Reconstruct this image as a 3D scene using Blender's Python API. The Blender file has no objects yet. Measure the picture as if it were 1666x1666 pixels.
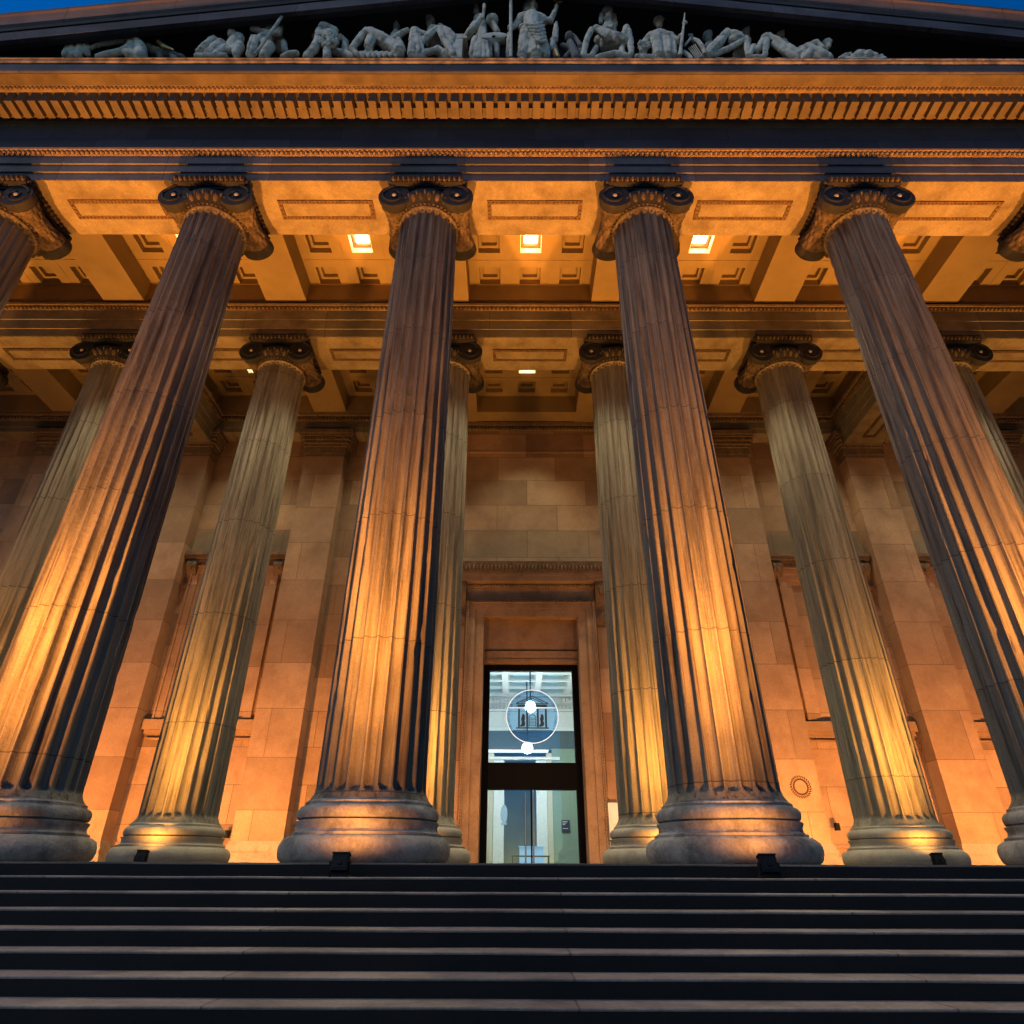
import bpy, bmesh, math, random
from mathutils import Vector, Matrix, noise as mnoise
random.seed(7)
S = bpy.context.scene
COL = S.collection
R = math.radians
PI = math.pi

# ------------------------------------------------------------------ camera
CX, CY, CZ, YAW, PIT, ROL, FPX = -.4792, -9.5916, -.0741, -.0025, .5112, .0039, 1041.81
_fw = Vector((math.sin(YAW)*math.cos(PIT), math.cos(YAW)*math.cos(PIT), math.sin(PIT)))
_r = Vector((math.cos(YAW), -math.sin(YAW), 0)); _u = _r.cross(_fw)
_r2 = _r*math.cos(ROL) + _u*math.sin(ROL); _u2 = _u*math.cos(ROL) - _r*math.sin(ROL)
cam = bpy.data.cameras.new('camera'); co = bpy.data.objects.new('camera', cam); COL.objects.link(co)
cam.sensor_width = 36; cam.sensor_fit = 'HORIZONTAL'; cam.lens = FPX/1666*36; cam.clip_end = 3000; cam.clip_start = .05
co.matrix_world = Matrix(((_r2.x, _u2.x, -_fw.x, CX), (_r2.y, _u2.y, -_fw.y, CY), (_r2.z, _u2.z, -_fw.z, CZ), (0, 0, 0, 1)))
S.camera = co

def W(px, py, Y):                      # measured photo point -> world point at depth Y
    d = _fw + _r2*((px-833)/FPX) + _u2*((833-py)/FPX)
    return Vector((CX, CY, CZ)) + d*((Y-CY)/d.y)

# ------------------------------------------------------------------ sky, sun, exposure
SUN_DIR = Vector((-.78, -.64, 1.0)).normalized()      # towards the light
elev = math.asin(SUN_DIR.z); azim = math.atan2(SUN_DIR.x, SUN_DIR.y)
w = bpy.data.worlds.new('World'); S.world = w; w.use_nodes = True
nt = w.node_tree; nt.nodes.clear()
sky = nt.nodes.new('ShaderNodeTexSky'); sky.sky_type = 'NISHITA'; sky.sun_disc = False
sky.sun_elevation = elev; sky.sun_rotation = azim; sky.air_density = 1.0; sky.dust_density = .1; sky.ozone_density = 3.0
hs = nt.nodes.new('ShaderNodeHueSaturation'); hs.inputs['Saturation'].default_value = 2.2; hs.inputs['Hue'].default_value = .512
bg = nt.nodes.new('ShaderNodeBackground'); bg.inputs['Strength'].default_value = .13
wo = nt.nodes.new('ShaderNodeOutputWorld')
nt.links.new(sky.outputs[0], hs.inputs['Color']); nt.links.new(hs.outputs[0], bg.inputs[0]); nt.links.new(bg.outputs[0], wo.inputs[0])
sl = bpy.data.lights.new('sun', 'SUN'); sl.energy = .95; sl.angle = R(14); sl.color = (1, .90, .76)
so = bpy.data.objects.new('sun', sl); COL.objects.link(so)
so.rotation_euler = SUN_DIR.to_track_quat('Z', 'Y').to_euler(); so.location = (-20, -40, 50)
S.view_settings.view_transform = 'Standard'; S.view_settings.look = 'None'
S.view_settings.exposure = -.12; S.view_settings.gamma = 1; S.view_settings.use_curve_mapping = False

LAMP_AMBER = (1, .37, .066)
LAMP_WALL = (1, .40, .10)
LAMP_WHITE = (1, .93, .62)
P_COL, P_BACK, P_WALL, P_DOWN, P_DOWN2 = 20500, 7000, 2500, 2500, 1900

# ------------------------------------------------------------------ mesh builder
class MB:
    def __init__(s): s.v = []; s.f = []; s.sm = []
    def add(s, vs, fs, smooth=False):
        o = len(s.v); s.v += [tuple(p) for p in vs]
        s.f += [tuple(i+o for i in f) for f in fs]; s.sm += [smooth]*len(fs)
    def box(s, x0, x1, y0, y1, z0, z1):
        s.add([(x0,y0,z0),(x1,y0,z0),(x1,y1,z0),(x0,y1,z0),(x0,y0,z1),(x1,y0,z1),(x1,y1,z1),(x0,y1,z1)],
              [(0,3,2,1),(4,5,6,7),(0,1,5,4),(1,2,6,5),(2,3,7,6),(3,0,4,7)])
    def extx(s, prof, x0, x1, nx=1, jit=0, axis='x', smooth=False, caps=True):
        # closed profile [(a,z)] swept along x (a = y) or along y (a = x)
        n = len(prof); vs = []; fs = []
        for i in range(nx+1):
            t = x0+(x1-x0)*i/nx
            for a, z in prof:
                j = mnoise.noise((t*.9, a*3, z*3))*jit if jit else 0
                vs.append((t, a+j, z+j) if axis == 'x' else (a, t, z+j))
        for i in range(nx):
            for k in range(n):
                q = (i*n+k, i*n+(k+1) % n, (i+1)*n+(k+1) % n, (i+1)*n+k)
                fs.append(q)
        if caps:
            fs.append(tuple(range(n-1, -1, -1))); fs.append(tuple(nx*n+k for k in range(n)))
        s.add(vs, fs, smooth)
    def lathe(s, prof, n=48, c=(0,0,0), axis='z', smooth=True, cap=True):
        vs = []; fs = []
        for r, z in prof:
            for i in range(n):
                a = 2*PI*i/n
                if axis == 'z': vs.append((c[0]+r*math.cos(a), c[1]+r*math.sin(a), c[2]+z))
                elif axis == 'y': vs.append((c[0]+r*math.cos(a), c[1]+z, c[2]+r*math.sin(a)))
                else: vs.append((c[0]+z, c[1]+r*math.cos(a), c[2]+r*math.sin(a)))
        for j in range(len(prof)-1):
            for i in range(n):
                fs.append((j*n+i, j*n+(i+1) % n, (j+1)*n+(i+1) % n, (j+1)*n+i))
        s.add(vs, fs, smooth)
        if cap:
            o = len(prof)-1
            s.add([vs[i] for i in range(n)], [tuple(range(n-1, -1, -1))]); s.add([vs[o*n+i] for i in range(n)], [tuple(range(n))])
    def ell(s, c, r, nu=8, nv=6, M=None):
        vs = []; fs = []
        for j in range(1, nv):
            p = PI*j/nv
            for i in range(nu):
                a = 2*PI*i/nu
                q = Vector((r[0]*math.sin(p)*math.cos(a), r[1]*math.sin(p)*math.sin(a), r[2]*math.cos(p)))
                if M: q = M @ q
                vs.append((c[0]+q.x, c[1]+q.y, c[2]+q.z))
        t = Vector((0,0,r[2])); b = Vector((0,0,-r[2]))
        if M: t = M @ t; b = M @ b
        vs.append((c[0]+t.x, c[1]+t.y, c[2]+t.z)); vs.append((c[0]+b.x, c[1]+b.y, c[2]+b.z))
        T = len(vs)-2
        for j in range(nv-2):
            for i in range(nu): fs.append((j*nu+i, (j+1)*nu+i, (j+1)*nu+(i+1) % nu, j*nu+(i+1) % nu))
        for i in range(nu):
            fs.append((T, i, (i+1) % nu)); fs.append((T+1, (nv-2)*nu+(i+1) % nu, (nv-2)*nu+i))
        s.add(vs, fs, True)
    def tube(s, pts, rad, n=8, cap=True):
        P = [Vector(p) for p in pts]; m = len(P)
        if not isinstance(rad, (list, tuple)): rad = [rad]*m
        vs = []; fs = []; up = Vector((0,0,1))
        for i in range(m):
            d = (P[min(i+1, m-1)]-P[max(i-1, 0)]).normalized()
            a = d.cross(up)
            if a.length < 1e-3: a = d.cross(Vector((0,1,0)))
            a.normalize(); b = d.cross(a)
            for k in range(n):
                t = 2*PI*k/n; q = P[i]+(a*math.cos(t)+b*math.sin(t))*rad[i]; vs.append(tuple(q))
        for i in range(m-1):
            for k in range(n): fs.append((i*n+k, i*n+(k+1) % n, (i+1)*n+(k+1) % n, (i+1)*n+k))
        if cap: fs.append(tuple(range(n-1, -1, -1))); fs.append(tuple((m-1)*n+k for k in range(n)))
        s.add(vs, fs, True)
    def capsule(s, p1, r1, p2, r2, n=10):
        P1 = Vector(p1); P2 = Vector(p2); d = P2-P1; L = d.length
        s.tube([P1, P2], [r1, r2], n)
        s.ell(P1, (r1, r1, r1), n, 7); s.ell(P2, (r2, r2, r2), n, 7)
    def build(s, name, mat, parent=None, sharp=35):
        me = bpy.data.meshes.new(name); me.from_pydata(s.v, [], s.f)
        me.polygons.foreach_set('use_smooth', s.sm)
        bm = bmesh.new(); bm.from_mesh(me); bmesh.ops.recalc_face_normals(bm, faces=bm.faces); bm.to_mesh(me); bm.free()
        if any(s.sm): me.set_sharp_from_angle(angle=R(sharp))
        me.update()
        o = bpy.data.objects.new(name, me); COL.objects.link(o)
        if mat: me.materials.append(mat)
        if parent: o.parent = parent
        return o

def tag(o, label, cat, group=None):
    o['label'] = label; o['category'] = cat; o['kind'] = 'thing'
    if group: o['group'] = group
    return o
def thing(name, label, cat, loc=(0,0,0), group=None):
    o = bpy.data.objects.new(name, None); COL.objects.link(o); o.location = loc; o.empty_display_size = .3
    return tag(o, label, cat, group)
def structure(o): o['kind'] = 'structure'; return o
def kids(o): return [c for c in bpy.data.objects if c.parent == o]
def copy_tree(o, parent=None, children=None):
    c = o.copy(); COL.objects.link(c)
    if parent: c.parent = parent
    for ch in kids(o): copy_tree(ch, c)
    return c

# ------------------------------------------------------------------ materials
def stone(name, ca, cb, soot=(.02,.018,.018), soot_amt=.5, soot_lo=.48, soot_hi=.72, nscale=.9, streak=None, blocks=None,
          bump=.35, fine=45, rough=.86, drum=0, rnd=False, blockvar=.25, bumpd=.012, stretch=None):
    m = bpy.data.materials.new(name); m.use_nodes = True; t = m.node_tree; N = t.nodes; L = t.links
    bs = N['Principled BSDF']; bs.inputs['Roughness'].default_value = rough; bs.inputs['Specular IOR Level'].default_value = .25
    tc = N.new('ShaderNodeTexCoord'); vec = tc.outputs['Object']
    if rnd:
        oi = N.new('ShaderNodeObjectInfo'); mu = N.new('ShaderNodeMath'); mu.operation = 'MULTIPLY'; mu.inputs[1].default_value = 37.3
        L.new(oi.outputs['Random'], mu.inputs[0]); va = N.new('ShaderNodeVectorMath'); va.operation = 'ADD'
        cmb = N.new('ShaderNodeCombineXYZ'); L.new(mu.outputs[0], cmb.inputs[0]); L.new(mu.outputs[0], cmb.inputs[1])
        L.new(vec, va.inputs[0]); L.new(cmb.outputs[0], va.inputs[1]); nvec = va.outputs[0]
    else: nvec = vec
    def noise(scale, detail, rough_=.6, map_=None, src=None):
        n = N.new('ShaderNodeTexNoise'); n.inputs['Scale'].default_value = scale; n.inputs['Detail'].default_value = detail; n.inputs['Roughness'].default_value = rough_
        src = src or nvec
        if map_:
            mp = N.new('ShaderNodeMapping'); mp.inputs['Scale'].default_value = map_; L.new(src, mp.inputs[0]); src = mp.outputs[0]
        L.new(src, n.inputs['Vector']); return n.outputs['Fac']
    def ramp(f, lo, hi, a=(0,0,0,1), b=(1,1,1,1)):
        r = N.new('ShaderNodeValToRGB'); r.color_ramp.elements[0].position = lo; r.color_ramp.elements[1].position = hi
        r.color_ramp.elements[0].color = a; r.color_ramp.elements[1].color = b; L.new(f, r.inputs[0]); return r.outputs[0]
    def mix(f, a, b, mode='MIX', fv=None):
        x = N.new('ShaderNodeMix'); x.data_type = 'RGBA'; x.blend_type = mode
        if f is not None: L.new(f, x.inputs[0])
        else: x.inputs[0].default_value = fv
        for sck, val in ((x.inputs[6], a), (x.inputs[7], b)):
            if isinstance(val, tuple): sck.default_value = (*val[:3], 1)
            else: L.new(val, sck)
        return x.outputs[2]
    n1 = noise(nscale, 9, .62, stretch)
    col = mix(ramp(n1, .34, .68), ca, cb)
    nf = noise(fine, 4, .7)
    col = mix(None, col, ramp(nf, .25, .8, (.62,.62,.62,1), (1.22,1.2,1.16,1)), 'MULTIPLY', .8)
    h = nf
    if blocks:
        bw, bh = blocks[0], blocks[1]
        sx = N.new('ShaderNodeSeparateXYZ'); L.new(vec, sx.inputs[0]); cx = N.new('ShaderNodeCombineXYZ')
        L.new(sx.outputs[0], cx.inputs[0]); L.new(sx.outputs[2], cx.inputs[1])
        br = N.new('ShaderNodeTexBrick'); br.inputs['Scale'].default_value = 1; br.inputs['Brick Width'].default_value = bw; br.inputs['Row Height'].default_value = bh
        br.inputs['Mortar Size'].default_value = .009; br.inputs['Mortar Smooth'].default_value = .3
        br.inputs['Color1'].default_value = (1+blockvar*.4,)*3+(1,); br.inputs['Color2'].default_value = (1-blockvar, 1-blockvar*1.05, 1-blockvar*1.1, 1); br.inputs['Mortar'].default_value = (.30,.27,.25,1)
        L.new(cx.outputs[0], br.inputs['Vector'])
        col = mix(None, col, br.outputs['Color'], 'MULTIPLY', .9)
    if drum:
        sx = N.new('ShaderNodeSeparateXYZ'); L.new(vec, sx.inputs[0])
        dv = N.new('ShaderNodeMath'); dv.operation = 'MULTIPLY_ADD'; dv.inputs[1].default_value = 1/drum; L.new(sx.outputs[2], dv.inputs[0])
        oi2 = N.new('ShaderNodeObjectInfo'); L.new(oi2.outputs['Random'], dv.inputs[2])
        wob = N.new('ShaderNodeMath'); wob.operation = 'MULTIPLY_ADD'; wob.inputs[1].default_value = .012; L.new(noise(3, 3), wob.inputs[0]); L.new(dv.outputs[0], wob.inputs[2])
        fr = N.new('ShaderNodeMath'); fr.operation = 'FRACT'; L.new(wob.outputs[0], fr.inputs[0])
        jt = ramp(fr.outputs[0], .003, .010, (.16,.15,.14,1), (1,1,1,1))
        fl = N.new('ShaderNodeMath'); fl.operation = 'FLOOR'; L.new(wob.outputs[0], fl.inputs[0])
        wn = N.new('ShaderNodeTexWhiteNoise'); wn.noise_dimensions = '2D'
        cw = N.new('ShaderNodeCombineXYZ'); L.new(fl.outputs[0], cw.inputs[0]); L.new(oi2.outputs['Random'], cw.inputs[1]); L.new(cw.outputs[0], wn.inputs['Vector'])
        col = mix(None, col, ramp(wn.outputs['Value'], 0, 1, (.80,.80,.82,1), (1.12,1.10,1.07,1)), 'MULTIPLY', .6)
        col = mix(None, col, jt, 'MULTIPLY', .9)
    if streak:
        st = noise(streak[0], 6, .65, streak[1])
        col = mix(ramp(st, streak[2], streak[3]), col, streak[4])
    if soot_amt:
        ns = noise(nscale*1.7, 10, .68, stretch)
        f = N.new('ShaderNodeMath'); f.operation = 'MULTIPLY'; f.inputs[1].default_value = soot_amt
        L.new(ramp(ns, soot_lo, soot_hi), f.inputs[0]); col = mix(f.outputs[0], col, soot)
    L.new(col, bs.inputs['Base Color'])
    bp = N.new('ShaderNodeBump'); bp.inputs['Strength'].default_value = bump; bp.inputs['Distance'].default_value = bumpd
    nb = N.new('ShaderNodeMath'); nb.operation = 'ADD'; L.new(noise(fine*.35, 6, .7), nb.inputs[0]); L.new(n1, nb.inputs[1])
    L.new(nb.outputs[0], bp.inputs['Height']); L.new(bp.outputs[0], bs.inputs['Normal'])
    return m

def plain(name, col, rough=.5, metal=0, emit=None, es=0, spec=.5):
    m = bpy.data.materials.new(name); m.use_nodes = True; t = m.node_tree; b = t.nodes['Principled BSDF']
    n = t.nodes.new('ShaderNodeTexNoise'); n.inputs['Scale'].default_value = 14; n.inputs['Detail'].default_value = 5
    r = t.nodes.new('ShaderNodeValToRGB'); r.color_ramp.elements[0].color = (*[c*.82 for c in col], 1); r.color_ramp.elements[1].color = (*[min(1, c*1.12) for c in col], 1)
    tc = t.nodes.new('ShaderNodeTexCoord'); t.links.new(tc.outputs['Object'], n.inputs['Vector'])
    t.links.new(n.outputs['Fac'], r.inputs[0]); t.links.new(r.outputs[0], b.inputs['Base Color'])
    b.inputs['Roughness'].default_value = rough; b.inputs['Metallic'].default_value = metal; b.inputs['Specular IOR Level'].default_value = spec
    if emit: b.inputs['Emission Color'].default_value = (*emit, 1); b.inputs['Emission Strength'].default_value = es
    return m

M = {}
M['face'] = stone('sooty_facade_stone', (.070,.063,.070), (.115,.098,.10), (.022,.02,.022), .75, .42, .66, .55, blocks=(2.4, 3.0), fine=30, blockvar=.4)
M['frieze'] = stone('frieze_stone', (.042,.038,.041), (.066,.058,.059), (.018,.017,.018), .6, .45, .7, .5, blocks=(2.3, 3.0), fine=30, blockvar=.45)
M['soffit'] = stone('soffit_stone', (.120,.092,.055), (.17,.132,.080), (.055,.036,.020), .75, .46, .70, 1.1, fine=25)
M['dentil'] = stone('dentil_stone', (.064,.047,.030), (.098,.074,.047), (.035,.026,.018), .6, .46, .72, 1.6)
M['crown'] = stone('weathered_crown_stone', (.15,.12,.095), (.24,.19,.15), (.03,.027,.024), .8, .42, .62, 2.2)
M['sima'] = stone('raking_stone', (.10,.074,.066), (.15,.11,.095), (.04,.036,.04), .5, .45, .7, .7, blocks=(2.6, 9), blockvar=.2)
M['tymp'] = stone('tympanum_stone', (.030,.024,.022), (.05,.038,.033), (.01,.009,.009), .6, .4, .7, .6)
M['statue'] = stone('statue_marble', (.62,.52,.38), (.80,.68,.51), (.15,.12,.08), .75, .48, .66, 2.2, bump=.4, fine=30)
M['statue_dark'] = stone('dark_statue_marble', (.20,.17,.14), (.32,.28,.24), (.05,.045,.04), .6, .46, .7, 1.6)
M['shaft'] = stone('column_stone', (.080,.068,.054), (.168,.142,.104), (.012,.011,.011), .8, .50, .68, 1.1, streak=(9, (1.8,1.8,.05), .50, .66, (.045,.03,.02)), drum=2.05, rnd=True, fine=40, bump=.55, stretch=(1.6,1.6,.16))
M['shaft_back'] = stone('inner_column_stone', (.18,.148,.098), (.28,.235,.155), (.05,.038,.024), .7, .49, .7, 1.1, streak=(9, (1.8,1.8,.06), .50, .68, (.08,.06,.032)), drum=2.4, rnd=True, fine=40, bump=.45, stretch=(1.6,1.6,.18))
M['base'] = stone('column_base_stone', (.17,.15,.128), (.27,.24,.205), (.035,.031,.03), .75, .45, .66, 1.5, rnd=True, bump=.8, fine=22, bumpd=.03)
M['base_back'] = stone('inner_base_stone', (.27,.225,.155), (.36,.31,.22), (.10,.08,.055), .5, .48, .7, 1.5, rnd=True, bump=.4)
M['volute'] = stone('sooty_shaded_capital_stone', (.010,.009,.010), (.022,.019,.019), (.005,.005,.006), .7, .45, .7, 2.5, rnd=True, bump=.6)  # near-black from soot, with the volutes' shade put in as well
M['leaf'] = stone('capital_carving_stone', (.048,.032,.019), (.095,.065,.038), (.02,.013,.009), .85, .44, .60, 3.5, rnd=True, bump=.7)  # paler than the volutes, standing in for lamplight on the carving
M['ceil'] = stone('ceiling_plaster', (.19,.128,.052), (.235,.16,.066), (.13,.085,.035), .4, .48, .72, .8, fine=60, bump=.12)
M['inner'] = stone('inner_entablature_stone', (.17,.14,.088), (.24,.20,.13), (.06,.048,.028), .65, .45, .7, .8, blocks=(2.4, 3), blockvar=.3, fine=30)
M['band'] = stone('carved_band_stone', (.135,.088,.05), (.19,.13,.075), (.03,.02,.013), .5, .45, .68, 5)
M['frame'] = stone('shaded_frame_stone', (.06,.034,.016), (.10,.058,.028), (.02,.012,.008), .4, .45, .7, 5)  # darker than the soffit, the moulding's shade painted into the stone
M['wall'] = stone('inner_wall_stone', (.30,.182,.102), (.42,.27,.155), (.16,.09,.05), .7, .45, .72, .5, blocks=(2.1, 1.02), blockvar=.42, fine=35, bump=.3)
M['pil'] = stone('pilaster_stone', (.31,.185,.102), (.43,.275,.158), (.17,.095,.052), .65, .45, .72, .6, blocks=(5, 1.35), blockvar=.36, fine=35, bump=.3)
M['trim'] = stone('door_trim_stone', (.25,.16,.092), (.35,.235,.14), (.11,.064,.036), .6, .46, .7, .9, fine=35, bump=.3)
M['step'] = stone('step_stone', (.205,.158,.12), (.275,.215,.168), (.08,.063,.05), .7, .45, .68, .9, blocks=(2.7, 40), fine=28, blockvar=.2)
M['riser'] = stone('shaded_riser_stone', (.005,.004,.003), (.009,.007,.0055), (.002,.002,.002), .6, .45, .7, .7, fine=28)  # near-black: the shade on the unlit risers is put into the colour
M['paving'] = stone('paving_stone', (.20,.185,.165), (.28,.26,.235), (.12,.11,.10), .5, .46, .7, .6)
M['floor'] = stone('portico_floor_stone', (.22,.18,.13), (.30,.25,.19), (.13,.10,.075), .5, .46, .7, .6)
M['gold'] = plain('gilding', (.60,.38,.12), .45, 1)
M['black'] = plain('black_housing', (.0035,.003,.003), .7, spec=.2)
M['blackmetal'] = plain('black_door_metal', (.006,.006,.007), .9, 0, spec=.03)
M['steel'] = plain('polished_steel', (.55,.54,.5), .22, 1)
M['lens'] = plain('amber_lens', (.9,.6,.3), .3, 0, LAMP_AMBER, 6)
M['ceil_lens'] = plain('white_lens', (.9,.9,.8), .4, 0, (1,.92,.62), 14)
M['fitting'] = plain('cream_light_fitting', (.75,.72,.6), .5)
M['globe'] = plain('lit_globe', (.9,.9,.9), .3, 0, (.80,.93,1), 25)
M['strip'] = plain('lit_strip', (.9,.9,.9), .3, 0, (.9,.95,1), 1.2)
M['hallwhite'] = plain('hall_white_paint', (.68,.67,.63), .6)
M['hallgreen'] = plain('hall_green_paint', (.20,.27,.20), .6)
M['hallgrey'] = plain('hall_grey_wall', (.17,.17,.18), .6)
M['hallbeige'] = plain('hall_beige_stone', (.55,.47,.34), .6)
M['hallteal'] = plain('hall_teal_coffer', (.30,.42,.43), .6)
M['halldark'] = plain('hall_dark_teal', (.055,.085,.095), .6)
M['hallfloor'] = plain('hall_floor', (.25,.24,.22), .35)
M['navy'] = plain('navy_sign', (.02,.025,.05), .5)
M['white'] = plain('white_plastic', (.72,.72,.68), .4)
M['blue'] = plain('pale_blue_panel', (.25,.42,.62), .4, 0, (.35,.6,.95), .35)
M['bluegrey'] = plain('blue_grey_print', (.30,.38,.46), .6)
M['etch'] = plain('etched_white', (.85,.92,.95), .5, 0, (.75,.92,1), .75)
M['etchdark'] = plain('etched_dark', (.02,.06,.09), .6)

def glass_mat(name, tint, fac):
    m = bpy.data.materials.new(name); m.use_nodes = True; t = m.node_tree; t.nodes.clear()
    o = t.nodes.new('ShaderNodeOutputMaterial'); tr = t.nodes.new('ShaderNodeBsdfTransparent'); tr.inputs[0].default_value = (*tint, 1)
    g = t.nodes.new('ShaderNodeBsdfGlossy'); g.inputs['Roughness'].default_value = .03; g.inputs['Color'].default_value = (.9,.95,1,1)
    n = t.nodes.new('ShaderNodeTexNoise'); n.inputs['Scale'].default_value = 3
    mm = t.nodes.new('ShaderNodeMath'); mm.operation = 'MULTIPLY'; mm.inputs[1].default_value = fac*2; t.links.new(n.outputs[0], mm.inputs[0])
    x = t.nodes.new('ShaderNodeMixShader'); t.links.new(mm.outputs[0], x.inputs[0]); t.links.new(tr.outputs[0], x.inputs[1]); t.links.new(g.outputs[0], x.inputs[2]); t.links.new(x.outputs[0], o.inputs[0])
    return m
M['glass'] = glass_mat('clear_glass', (.88,.95,.95), .05)
M['sealglass'] = glass_mat('seal_film', (.74,.90,1), .04)

# ------------------------------------------------------------------ light helper
def spot(parent, loc, target, power, col, size, blend, rad=.06, name='lamp_light'):
    l = bpy.data.lights.new(name, 'SPOT'); l.energy = power; l.color = col; l.spot_size = R(size); l.spot_blend = blend; l.shadow_soft_size = rad
    o = bpy.data.objects.new(name, l); COL.objects.link(o)
    o.location = loc; o.rotation_euler = (Vector(target)-Vector(loc)).to_track_quat('-Z', 'Y').to_euler()
    if parent:
        o.parent = parent; o.matrix_parent_inverse = Matrix.Translation(parent.location).inverted()
    return o

# ------------------------------------------------------------------ dimensions
SP = 4.85; DB = 4.8228; RB = 4.8228
ZS = 13.44                                # soffit height
SXI = 27.0; SX = 18.0                                 # half width of the portico
E0, TR, RR = -1.52, .3373, .1317
NST = 14

# ------------------------------------------------------------------ setting: ground, steps, floor
g = MB(); gz = -NST*RR
g.add([(-400,-400,gz),(400,-400,gz),(400,400,gz),(-400,400,gz)], [(0,1,2,3)])
structure(g.build('ground', M['paving']))
def tread_prof(k):
    y0 = E0-k*TR; z = -k*RR; yb = y0+TR+.16
    return [(y0+.005, z-.020), (y0, z-.010), (y0+.003, z-.003), (y0+.010, z), (yb, z), (yb, z-.020)]
st = MB(); rs = MB()
for k in range(NST):
    if k == 0:
        pr = tread_prof(0); pr = [(min(p[0], E0+.35), p[1]) for p in pr]
    else: pr = tread_prof(k)
    st.extx(pr, -20, 20, 160, jit=.005)
    y0 = E0-k*TR+.008; z = -k*RR
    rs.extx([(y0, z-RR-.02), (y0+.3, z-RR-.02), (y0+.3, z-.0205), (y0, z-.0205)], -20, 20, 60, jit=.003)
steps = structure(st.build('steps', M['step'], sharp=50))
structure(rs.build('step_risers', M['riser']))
fl = MB(); fl.box(-20, 20, E0+.2, 10.6, -.5, -.002)
structure(fl.build('portico_floor', M['floor']))

# ------------------------------------------------------------------ carved bands
def eggband(mb, a0, a1, y, z, h, pitch, axis='x', out=-1, dark=None):
    n = max(2, int(round((a1-a0)/pitch))); p = (a1-a0)/n
    for i in range(n):
        c = a0+(i+.5)*p
        if axis == 'x':
            mb.ell((c, y, z+h*.5), (p*.36, .4*h+.01, h*.5), 6, 5)
            mb.box(c+p*.45, c+p*.55, y-.25*h if out < 0 else y, y if out < 0 else y+.25*h, z, z+h*.9)
        else:
            mb.ell((y, c, z+h*.5), (.4*h+.01, p*.36, h*.5), 6, 5)
            mb.box(y-.2*h, y+.2*h, c+p*.45, c+p*.55, z, z+h*.9)
def soffit_frame(mb, x0, x1, y0, y1, z, wd=.085, axis='x', pitch=.085):
    # sunk beaded border hanging just under a soffit at z
    d = .035
    for (a0, a1, b0, b1) in ((x0,x1,y0,y0+wd), (x0,x1,y1-wd,y1), (x0,x0+wd,y0+wd,y1-wd), (x1-wd,x1,y0+wd,y1-wd)):
        mb.box(a0, a1, b0, b1, z-d, z+.01)
        n = max(1, int(max(a1-a0, b1-b0)/pitch))
        for i in range(n):
            t = (i+.5)/n
            if a1-a0 > b1-b0: mb.ell((a0+(a1-a0)*t, (b0+b1)/2, z-d), (pitch*.3, wd*.3, .03), 6, 4)
            else: mb.ell(((a0+a1)/2, b0+(b1-b0)*t, z-d), (wd*.3, pitch*.3, .03), 6, 4)

# ------------------------------------------------------------------ outer entablature
ent = thing('entablature', 'sooty stone entablature with dentil row lying across the front columns', 'entablature', (0,0,ZS))
def P(name, mb, mat, parent, **k):
    o = mb.build(name, M[mat], None, **k); o.parent = parent; o.matrix_parent_inverse = Matrix.Translation(parent.location).inverted(); return o
a = MB()
a.extx([(-.70,13.44),(-.70,13.69),(-.735,13.69),(-.735,13.945),(-.77,13.945),(-.77,14.22),(.6,14.22),(.6,13.44)][::-1], -SX, SX)
P('architrave', a, 'face', ent)
a = MB(); a.box(-SX, SX, -.695, .70, 13.425, 13.438)
for i in range(-3, 4):
    x = i*SP
    a.box(x-1.0, x+1.0, -.15, .17, 13.395, 13.424)
sf = P('architrave_soffit', a, 'soffit', ent)
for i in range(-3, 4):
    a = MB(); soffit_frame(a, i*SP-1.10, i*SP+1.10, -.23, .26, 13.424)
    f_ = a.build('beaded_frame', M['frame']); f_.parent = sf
a = MB(); a.extx([(-.775,14.221),(-.79,14.24),(-.80,14.25),(-.80,14.335),(-.86,14.34),(-.87,14.385),(.5,14.39),(.5,14.221)][::-1], -SX, SX)
eggband(a, -15.5, 15.5, -.81, 14.248, .09, .112)
n = 360
for i in range(n): a.ell((-15.4+30.8*i/n, -.78, 14.232), (.026,.018,.014), 5, 4)
P('egg_and_dart_moulding', a, 'band', ent)
a = MB(); a.box(-SX, SX, -.70, .5, 14.391, 15.5)
P('frieze', a, 'frieze', ent)
a = MB(); a.extx([(-.70,15.5),(-.72,15.54),(-.775,15.60),(-.785,15.61),(-.785,15.73),(-1.02,15.735),(-1.02,15.94),(-1.25,15.95),(.5,15.95),(.5,15.5)][::-1], -SX, SX)
P('bed_moulding', a, 'dentil', ent)
a = MB(); pt = .2755; nd = int(2*SX/pt)
for i in range(nd):
    x = -SX+i*pt; j = random.uniform(-.004, .004)
    a.box(x+.045, x+.222+j, -1.245+j, -.845+j, 15.60+j, 15.952)
P('dentil_course', a, 'dentil', ent)
a = MB(); a.extx([(-1.25,15.951),(-1.30,15.97),(-1.36,16.05),(.5,16.05),(.5,15.951)][::-1], -SX, SX)
eggband(a, -14.8, 14.8, -1.31, 15.95, .09, .104)
P('egg_moulding', a, 'band', ent)
a = MB(); a.box(-SX-.2, SX+.2, -1.60, .3, 16.052, 16.075)
P('corona_soffit', a, 'dentil', ent)
a = MB(); a.extx([(-1.605,16.06),(-1.64,16.09),(-1.645,16.14),(-1.63,16.15),(-1.63,16.42),(.4,16.42),(.4,16.077),(-1.605,16.077)][::-1], -SX-.3, SX+.3, 160, jit=.006)
P('corona', a, 'face', ent)
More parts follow.
